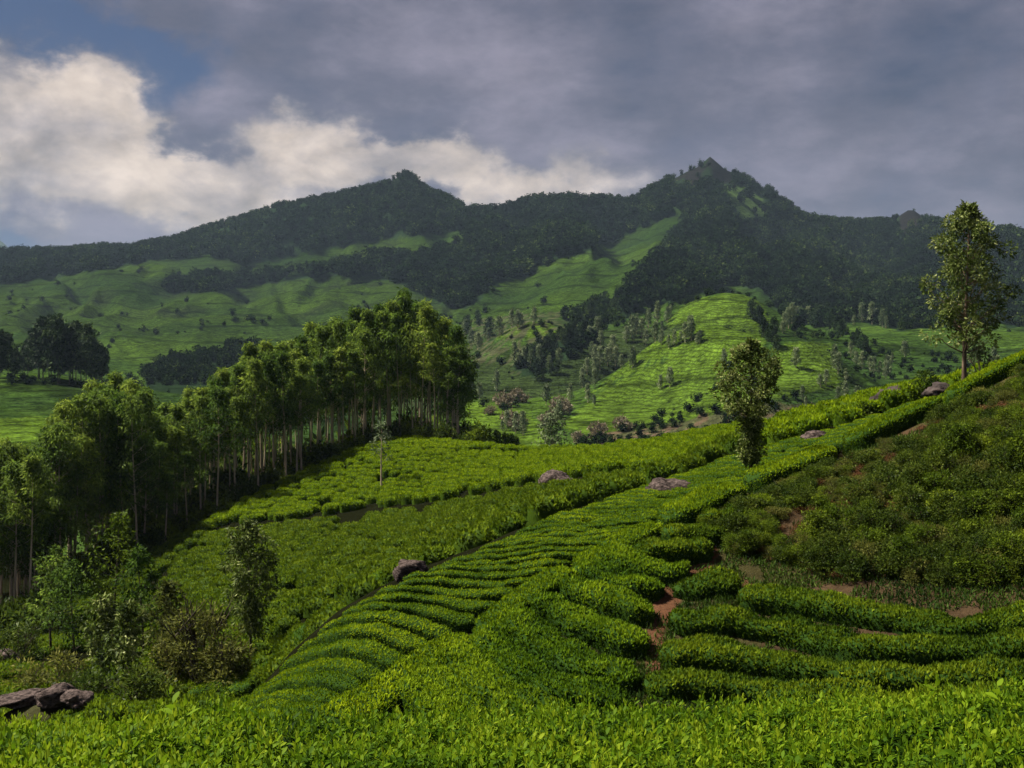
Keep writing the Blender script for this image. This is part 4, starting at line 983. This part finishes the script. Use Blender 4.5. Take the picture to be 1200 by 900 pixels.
# knoll of rough ground that carries the lower left boulders
def outcrop():
    n = 40; u = np.linspace(-1, 1, n); X, Y = np.meshgrid(u, u); cx, cy = -15.3, 36.2
    hgt = np.exp(-(X ** 2 * 2.4 + Y ** 2 * 2.4)) ; hx = cx + X * 8.5; hy = cy + Y * 6
    base = H(hx.ravel(), hy.ravel()).reshape(X.shape); top = (HZ - 822) / F * 36.
    Z = np.maximum(base - .4, top - (1 - hgt) * 6 + .25 * fbm(hx / 1.2, hy / 1.2, 3, 8))
    V = np.stack([hx, hy, Z], -1).reshape(-1, 3); q = (np.arange(n - 1)[:, None] * n + np.arange(n - 1)[None]); q = np.stack([q, q + 1, q + n + 1, q + n], -1).reshape(-1, 4)
    me = mesh_np('mound', V, q, MT['ground'], None, True); ca = me.color_attributes.new('land', 'FLOAT_COLOR', 'POINT'); ca.data.foreach_set('color', np.tile(np.array([.045, .045, .02, 0], np.float32), len(V)))
    ob('mound', me, kind='structure')
outcrop()
# dark round bush beside the skyline boulders
plant_shrub('shrub', make_shrub(360, 1.25, .8, 16, .32, 90, .14, .06, 'sh2', 0, 5), at(1086, 49.4), 'dark round bush between the skyline boulders')
plant_shrub('shrub', make_shrub(361, 1.9, 1.0, 9, .24, 50, .14, .07, 'pale', 0, 6), at(1150, 44.5), 'pale open shrub right of the tall silver oak on the ridge')
plant_shrub('shrub', make_shrub(362, .6, .45, 10, .2, 80, .12, .05, 'sh2', 0, 5), at(1013, 49), 'small dark bush on the crest left of the skyline boulders')

# ------------------------------------------------------------------ trees on the middle hills
PT = [make_tree(700 + i, 8, .15, lambda h: .17 * math.sin(min(1, h * .85 + .2) * pi) ** .55, 14, .10, 45, .75, .34, .15, .016, 'pale', 'bark_pale', .03) for i in range(4)]
DT = [make_tree(710 + i, 8, .12, lambda h: .24 * math.sin(min(1, h * .85 + .2) * pi) ** .55, 14, .13, 45, .8, .4, .15, .016, 'for', 'bark', .03) for i in range(3)]
KT = [make_shrub(720, 4, 2.6, 16, 1.0, 45, .7, .35, 'pink', 0, 5)]
PALE = [(600, 384), (607, 386), (626, 380), (585, 395), (603, 425), (607, 432), (615, 428), (622, 432), (632, 432), (553, 466), (562, 468), (582, 458), (604, 508), (613, 510), (594, 505), (697, 430), (703, 434), (712, 430), (721, 430), (718, 415), (741, 432), (734, 402), (740, 396), (746, 392), (752, 396), (768, 402), (775, 404), (790, 408), (803, 402), (810, 400), (809, 396), (760, 385), (697, 455), (689, 472), (785, 455), (688, 440), (644, 433), (655, 430), (924, 385), (928, 380), (933, 378), (920, 388), (1010, 378), (1022, 380), (1034, 384), (933, 432), (978, 432), (982, 438), (1003, 430), (1010, 432), (1024, 440), (990, 470), (1005, 478), (1012, 490), (848, 430), (545, 395), (552, 405), (560, 410), (700, 395), (940, 470), (968, 452), (1040, 440), (1150, 440), (1165, 435), (770, 380), (782, 378), (865, 480), (1060, 420), (640, 475), (655, 492), (668, 470)]
rngt = np.random.default_rng(15); extra = []
for px, py in PALE:
    for _ in range(1 if rngt.random() < .7 else 0): extra.append((px + rngt.normal(0, 9), py + rngt.normal(0, 5)))
made = {}; gl = 'pale trees scattered over the middle hills'
for k, (px, py) in enumerate(PALE + extra):
    loc = hit(px, py, 200, 900); i = int(rngt.integers(4)); s = (21 if k < len(PALE) else 15) * rngt.uniform(.75, 1.2) / F * loc[1] / 8
    if k >= len(PALE) and py < 360: continue
    zone = 'on the valley slope right of the eucalyptus wood' if px < 660 else ('around the bright round tea hill' if px < 860 else 'on the far slopes between the two silver oaks')
    lab = 'small pale tree ' + zone; gl = 'pale trees ' + zone
    if i not in made: made[i] = plant_tree('pale_tree', PT[i], loc, lab, 'tree', gl, k, (s, s, s))
    else: copy_tree(made[i], loc, k * 1.3, (s, s, s * rngt.uniform(.9, 1.2)), lab, gl)
DARK = [(625, 425), (632, 418), (640, 415), (650, 412), (660, 405), (668, 402), (676, 398), (684, 395), (655, 398), (672, 388), (690, 380), (700, 375), (712, 368), (720, 372), (705, 362), (895, 395), (905, 400), (890, 380), (880, 372), (910, 410), (940, 375), (955, 382), (1000, 405), (1015, 412), (560, 380), (548, 390), (570, 395), (645, 440), (636, 446), (628, 438), (985, 395), (972, 388)]
made = None
for k, (px, py) in enumerate(DARK * 2):
    px += rngt.normal(0, 4) * (k >= len(DARK)); py += rngt.normal(0, 3) * (k >= len(DARK))
    loc = hit(px, py, 300, 1000); s = 19 * rngt.uniform(.7, 1.2) / F * loc[1] / 8; lab = 'small dark tree in the wooded folds between the tea hills'
    if made is None: made = plant_tree('dark_tree', DT[0], loc, lab, 'tree', 'dark trees in the folds of the middle hills', 0, (s, s, s))
    else:
        c = copy_tree(made, loc, k * 1.1, (s, s, s), lab)
        for ch in c.children: ch.data = DT[k % 3][0 if ch.name.startswith('trunk') else 1]
made = None
for k, (px, py) in enumerate([(574, 486), (599, 500), (610, 497), (606, 505), (655, 480), (660, 486), (650, 490), (590, 478), (608, 472), (640, 498), (920, 500), (905, 506), (950, 492), (700, 512), (730, 505), (680, 520)]):
    loc = hit(px, py, 200, 900); s = 17 * rngt.uniform(.6, 1.2) / F * loc[1] / 4; lab = 'pinkish-brown bushy shrub on the valley floor behind the bright tea field'
    if made is None: made = plant_shrub('blossoming_shrub', KT[0], loc, lab, 'pinkish shrubs on the valley floor', 0, (s, s, s))
    else: copy_tree(made, loc, k, (s, s, s), lab)

# dark clump of tall trees on the left field
DC = [make_tree(740 + i, 18, .25, lambda h: .17 * math.sin(min(1, h * .75 + .22) * pi) ** .5 + .01, 24, .085, 60, 1.1, .45, .3, .010, 'for', 'bark', .02) for i in range(3)]
made = {}
for k in range(30):
    px = rngt.uniform(-30, 132) if k > 8 else 20 + k * 12.5; D = rngt.uniform(352, 385) + (8 if px > 118 else 0); loc = at(px, D)
    ty = np.interp(px, [-30, 5, 15, 30, 50, 80, 95, 108, 115, 132], [400, 385, 402, 392, 374, 371, 376, 380, 402, 420]) + rngt.uniform(-2, 14)
    Hh = max(5, (HZ - ty) / F * D - loc[2]); s = Hh / 18; i = k % 3; w = s * .8 + .15
    lab = 'dark tall tree in the compact clump on the left field below the far tea slopes'
    if i not in made: made[i] = plant_tree('dark_tall_tree', DC[i], loc, lab, 'tree', 'dark tree clump on the left field', k, (w, w, s))
    else: copy_tree(made[i], loc, k * 1.7, (w, w, s), lab)

# ------------------------------------------------------------------ forest on the mountains
def forest_tree(seed, conifer=False):
    rng = np.random.default_rng(seed); A = Acc()
    for i in range(9):
        a = rng.uniform(0, 6.28); h = rng.uniform(.25, .9); r = .34 * (1 - (h - .45) ** 2 * 2.2) * rng.uniform(.2, 1)
        if conifer: r = .2 * (1 - h) * rng.uniform(.3, 1)
        crown_cards(A, np.array([cos(a) * r, sin(a) * r, h]), (.20 if not conifer else .12), 16, .19, .13, .0, rng, .8)
    V, q = tube(np.array([[0, 0, -.2], [0, 0, .5]]), np.array([.03, .02]), 4); A.add(V, q, vq=np.full(len(q), .3))
    V = IV_LO * np.array([.26, .26, .30]) * (1 if not conifer else .5) + [0, 0, .52]; A.add(V, t=IT_LO, vt=np.full(len(IT_LO), .05))
    return A.mesh('forest_tree', MT['forest'])
IV_LO, IT_LO = ico(1)
def forest():
    rng = np.random.default_rng(88); coll = template_collection('forest_tree', [forest_tree(800 + i) for i in range(6)] + [forest_tree(820, True), forest_tree(821, True)])
    n = 90000; px = rng.uniform(-260, 1460, n); D = np.exp(rng.uniform(math.log(520), math.log(1780), n)); x = (px - 600) / F * D; z = H(x, D); py = HZ - F * z / D
    k = forest_mask(px, py, D) & (D < 1780) & (rng.random(n) < np.clip((D / 1500) ** 1.2 * .62, 0, 1)); 
    rock = (D > 1500) & (((px > 790) & (px < 858) & (py < 228)) | ((px > 1052) & (px < 1084) & (py < 285))); k &= ~(rock & (rng.random(n) < .95))
    gr = inpoly(px, py, [(845, 215), (880, 222), (905, 245), (900, 262), (860, 255)]); k &= ~(gr & (rng.random(n) < .85))
    x, D, z, px = x[k], D[k], z[k], px[k]; n = len(x)
    h = rng.uniform(9, 17, n) * (.5 + .5 * smst(500, 850, D)) * (1 - .5 * smst(1450, 1640, D)) * (.75 + .25 * smst(700, 1300, D)); w = h * rng.uniform(.8, 1.3, n)
    ix = rng.integers(0, 6, n); con = rng.random(n) < .12; ix[con] = 6 + rng.integers(0, 2, con.sum()); 
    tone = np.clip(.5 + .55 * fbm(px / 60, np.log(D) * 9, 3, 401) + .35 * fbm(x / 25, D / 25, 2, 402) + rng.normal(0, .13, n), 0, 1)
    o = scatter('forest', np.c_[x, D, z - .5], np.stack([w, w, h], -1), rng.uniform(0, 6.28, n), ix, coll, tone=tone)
    tag(o, 'dense dark forest covering the mountain slopes and crest', 'forest', kind='stuff'); print('forest trees', n)
    # bushes dotted through the far tea
    n = 9000; px = rng.uniform(-100, 1300, n); D = np.exp(rng.uniform(math.log(260), math.log(1500), n)); x = (px - 600) / F * D; z = H(x, D); py = HZ - F * z / D
    inb = inpoly(px, py, [(680, 500), (760, 492), (900, 462), (985, 470), (1000, 505), (820, 525), (680, 540)]) & (D < 340)
    k = (~forest_mask(px, py, D) & (fbm(x / 70, D / 70, 3, 301) > .16) & (rng.random(n) < np.where(D > 650, .22, .55))) | inb
    x, D, z = x[k], D[k], z[k]; n = len(x); h = rng.uniform(2.0, 6.5, n) * (.5 + .5 * smst(300, 900, D))
    o = scatter('hill_scrub', np.c_[x, D, z - .3], np.stack([h * 1.2, h * 1.2, h], -1), rng.uniform(0, 6.28, n), rng.integers(0, 6, n), coll, tone=np.clip(rng.normal(.75, .2, n), 0, 1))
    tag(o, 'scattered dark scrub between the far tea fields', 'scrub', kind='stuff')
forest()

# ------------------------------------------------------------------ foreground tea, close to the camera
def leaf_geo(L_, W_, curl, seed):
    """pointed tea leaf with folded midrib: 5 cross sections"""
    t = np.array([0, .20, .45, .75, 1.0]); w = np.array([.06, .72, 1.0, .60, .02]) * W_ * .5
    z = -curl * L_ * t ** 2; V = []
    for a, b, c in zip(t, w, z):
        V += [(a * L_, -b, c + b * .45), (a * L_, 0, c), (a * L_, b, c + b * .45)]
    q = []
    for i in range(4):
        for j in range(2): k = i * 3 + j; q.append([k, k + 1, k + 4, k + 3])
    return np.array(V, float), np.array(q)
def shoot_geo(seed, big=1.0):
    """two leaves and a bud on a green stem, with older leaves lower"""
    rng = np.random.default_rng(seed); A = Acc(); hgt = rng.uniform(.07, .12) * big
    V, q = tube(np.array([[0, 0, -.05], [0.003, 0, hgt * .5], [0, .004, hgt]]), np.array([.0022, .0018, .001]), 4); A.add(V, q, vq=np.full(len(q), .55))
    n = rng.integers(5, 8)
    for i in range(n):
        f = i / (n - 1); a = i * 2.4 + rng.uniform(-.3, .3); el = radians(8 + 62 * f + rng.uniform(-10, 10)); L_ = (.075 - .042 * f) * rng.uniform(.85, 1.2) * big
        V, q = leaf_geo(L_, L_ * .35, rng.uniform(.08, .35), seed); c, s_ = cos(-el), sin(-el)
        V = np.stack([V[:, 0] * c - V[:, 2] * s_ * -1 * -1, V[:, 1], -V[:, 0] * s_ + V[:, 2] * c], -1)
        ca, sa = cos(a), sin(a); V = np.stack([V[:, 0] * ca - V[:, 1] * sa, V[:, 0] * sa + V[:, 1] * ca, V[:, 2] + hgt * (.15 + .85 * f)], -1)
        A.add(V, q, vq=np.full(len(q), np.clip(.25 + .55 * f + rng.normal(0, .08), 0, 1)))
    return A
def foreground():
    rng = np.random.default_rng(41)
    SH = [shoot_geo(900 + i) for i in range(10)]
    SV = [np.concatenate(s.v) for s in SH]; SQ = [np.concatenate(s.q) for s in SH]; SC = [np.concatenate(s.vq) for s in SH]
    def ztop(x, y):
        px = 600 + F * x / np.maximum(y, 1.2)
        crest = np.interp(px, [-600, 0, 150, 250, 330, 600, 800, 950, 1050, 1120, 1200, 1900], [846, 842, 836, 832, 842, 838, 840, 842, 822, 812, 810, 806])
        zc = -(crest - HZ) / F * 4.1
        z = zc + (4.1 - y) * .155
        z = z - .9 * smst(4.15, 5.2, y) ** 1.0
        return z + .050 * fbm(x / .30, y / .30, 2, 6) + .055 * fbm(x / 1.1, y / 1.1, 2, 7)
    root = thing('tea_hedge', (0, 3, -1.7), 'close waist-high tea hedge of glossy fresh leaves filling the bottom edge of the view', 'tea hedge')
    # dark woody body below the leaves
    xs = np.linspace(-6, 6, 121); ys = np.linspace(.9, 5.6, 60); X, Y = np.meshgrid(xs, ys); Z = ztop(X, Y) - .09
    Z[0] = -1.7; Z[-1] = -2.5
    V = np.stack([X, Y - 3, Z + 1.7], -1).reshape(-1, 3); q = (np.arange(59)[:, None] * 121 + np.arange(120)[None]); q = np.stack([q, q + 1, q + 122, q + 121], -1).reshape(-1, 4)
    ob('branches', mesh_np('branches', V, q, MT['tea_core'], None, True), root)
    # leafy mass
    n = 33000; x = rng.uniform(-4.2, 4.2, n); y = 1.9 + (4.95 - 1.9) * rng.random(n) ** .9
    k = np.abs(x) < y * .62 + .9; x, y = x[k], y[k]; n = len(x)
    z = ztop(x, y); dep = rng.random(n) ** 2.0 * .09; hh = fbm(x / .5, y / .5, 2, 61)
    tone = fbm(x / .7, y / .7, 3, 63)
    rz = rng.uniform(0, 6.28, n); tilt = rng.normal(0, .42, n); sc = rng.uniform(.33, .74, n) * (1 + .2 * hh); which = rng.integers(0, 10, n)
    # the three hundred shoots that show largest are parts of their own
    px = 600 + F * x / y; py = HZ - F * (z - dep) / y
    score = 1 / y - dep * 3 + rng.random(n) * .06; score[(px < -5) | (px > 1205) | (py > 915)] = -9
    tops = np.zeros(n, bool); tops[np.argsort(-score)[:300]] = True
    A = Acc()
    ct, st = np.cos(tilt), np.sin(tilt); ca, sa = np.cos(rz), np.sin(rz)
    for w in range(10):
        kk = np.nonzero((which == w) & ~tops)[0]; V0 = SV[w]
        V = V0[None] * sc[kk, None, None]; m = len(kk); t_, s_ = ct[kk, None], st[kk, None]
        X_ = V[..., 0] * t_ + V[..., 2] * s_; Z_ = -V[..., 0] * s_ + V[..., 2] * t_; Y_ = V[..., 1]
        c_, d_ = ca[kk, None], sa[kk, None]
        V = np.stack([X_ * c_ - Y_ * d_ + x[kk, None], X_ * d_ + Y_ * c_ + y[kk, None] - 3, Z_ + (z - dep - .02)[kk, None] + 1.7], -1)
        nv = V0.shape[0]; q = (SQ[w][None] + (np.arange(m) * nv)[:, None, None]).reshape(-1, 4)
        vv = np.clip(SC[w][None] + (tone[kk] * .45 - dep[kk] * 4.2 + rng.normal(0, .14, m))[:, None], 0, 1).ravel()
        A.add(V.reshape(-1, 3), q, vq=vv)
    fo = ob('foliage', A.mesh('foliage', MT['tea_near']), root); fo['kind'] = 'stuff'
    meshes = [mesh_np('shoot', SV[w], SQ[w], MT['tea_near'], np.clip(SC[w] + .08, 0, 1)) for w in range(10)]
    for j in np.nonzero(tops)[0]:
        o = ob('shoot', meshes[which[j]], root); o.location = (x[j], y[j] - 3, z[j] - dep[j] - .02 + 1.7); o.rotation_euler = (0, tilt[j], rz[j]); s = sc[j]; o.scale = (s, s, s)
    # tall shoots that stand above the clipped table
    TS = [(205, 800, 3.9, 2.0), (217, 806, 3.7, 1.5), (1100, 798, 3.9, 1.7), (1172, 806, 3.7, 1.8), (1085, 806, 3.9, 1.3), (722, 826, 3.9, 1.2), (428, 836, 3.8, 1.2), (990, 832, 3.9, 1.2), (1135, 812, 3.6, 1.4), (1040, 824, 3.8, 1.2)]
    tm = [mesh_np('tall_shoot', *(lambda a: (np.concatenate(a.v), np.concatenate(a.q)))(shoot_geo(950 + i, 1.35)), MT['tea_near'], np.full(sum(len(q_) for q_ in shoot_geo(950 + i, 1.35).q), .72)) for i in range(3)]
    for i, (px_, py_, D, s) in enumerate(TS):
        o = ob('tall_shoot', tm[i % 3], root); zz = (HZ - py_) / F * D; hgt = .13 * s
        xx = (px_ - 600) / F * D; o.location = (xx, D - 3, float(ztop(np.array(xx), np.array(D))) + 1.7 - .01); o.rotation_euler = (0, .15 * (i % 3 - 1), i * 1.9); s *= .48; o.scale = (s, s, s)
foreground()

# ------------------------------------------------------------------ air
def haze():
    m = bpy.data.materials.new('air'); m.use_nodes = True; nt = m.node_tree; nt.nodes.clear()
    out = N(nt, 'ShaderNodeOutputMaterial'); v = N(nt, 'ShaderNodeVolumePrincipled')
    v.inputs['Color'].default_value = (.56, .76, 1.0, 1); v.inputs['Density'].default_value = HAZE; v.inputs['Anisotropy'].default_value = .1
    L(nt, v.outputs[0], out.inputs['Volume'])
    x, y0, y1, z0, z1 = 17500, -420, 14500, -260, ZTOP
    V = np.array([(sx, sy, sz) for sz in (z0, z1) for sy in (y0, y1) for sx in (-x, x)], float)
    q = np.array([[0, 2, 3, 1], [4, 5, 7, 6], [0, 1, 5, 4], [2, 6, 7, 3], [0, 4, 6, 2], [1, 3, 7, 5]])
    o = ob('haze', mesh_np('haze', V, q, m), kind='stuff'); tag(o, 'thin bluish haze in the air between the hills', 'haze', kind='stuff')
HAZE = .00005; ZTOP = 720
haze()
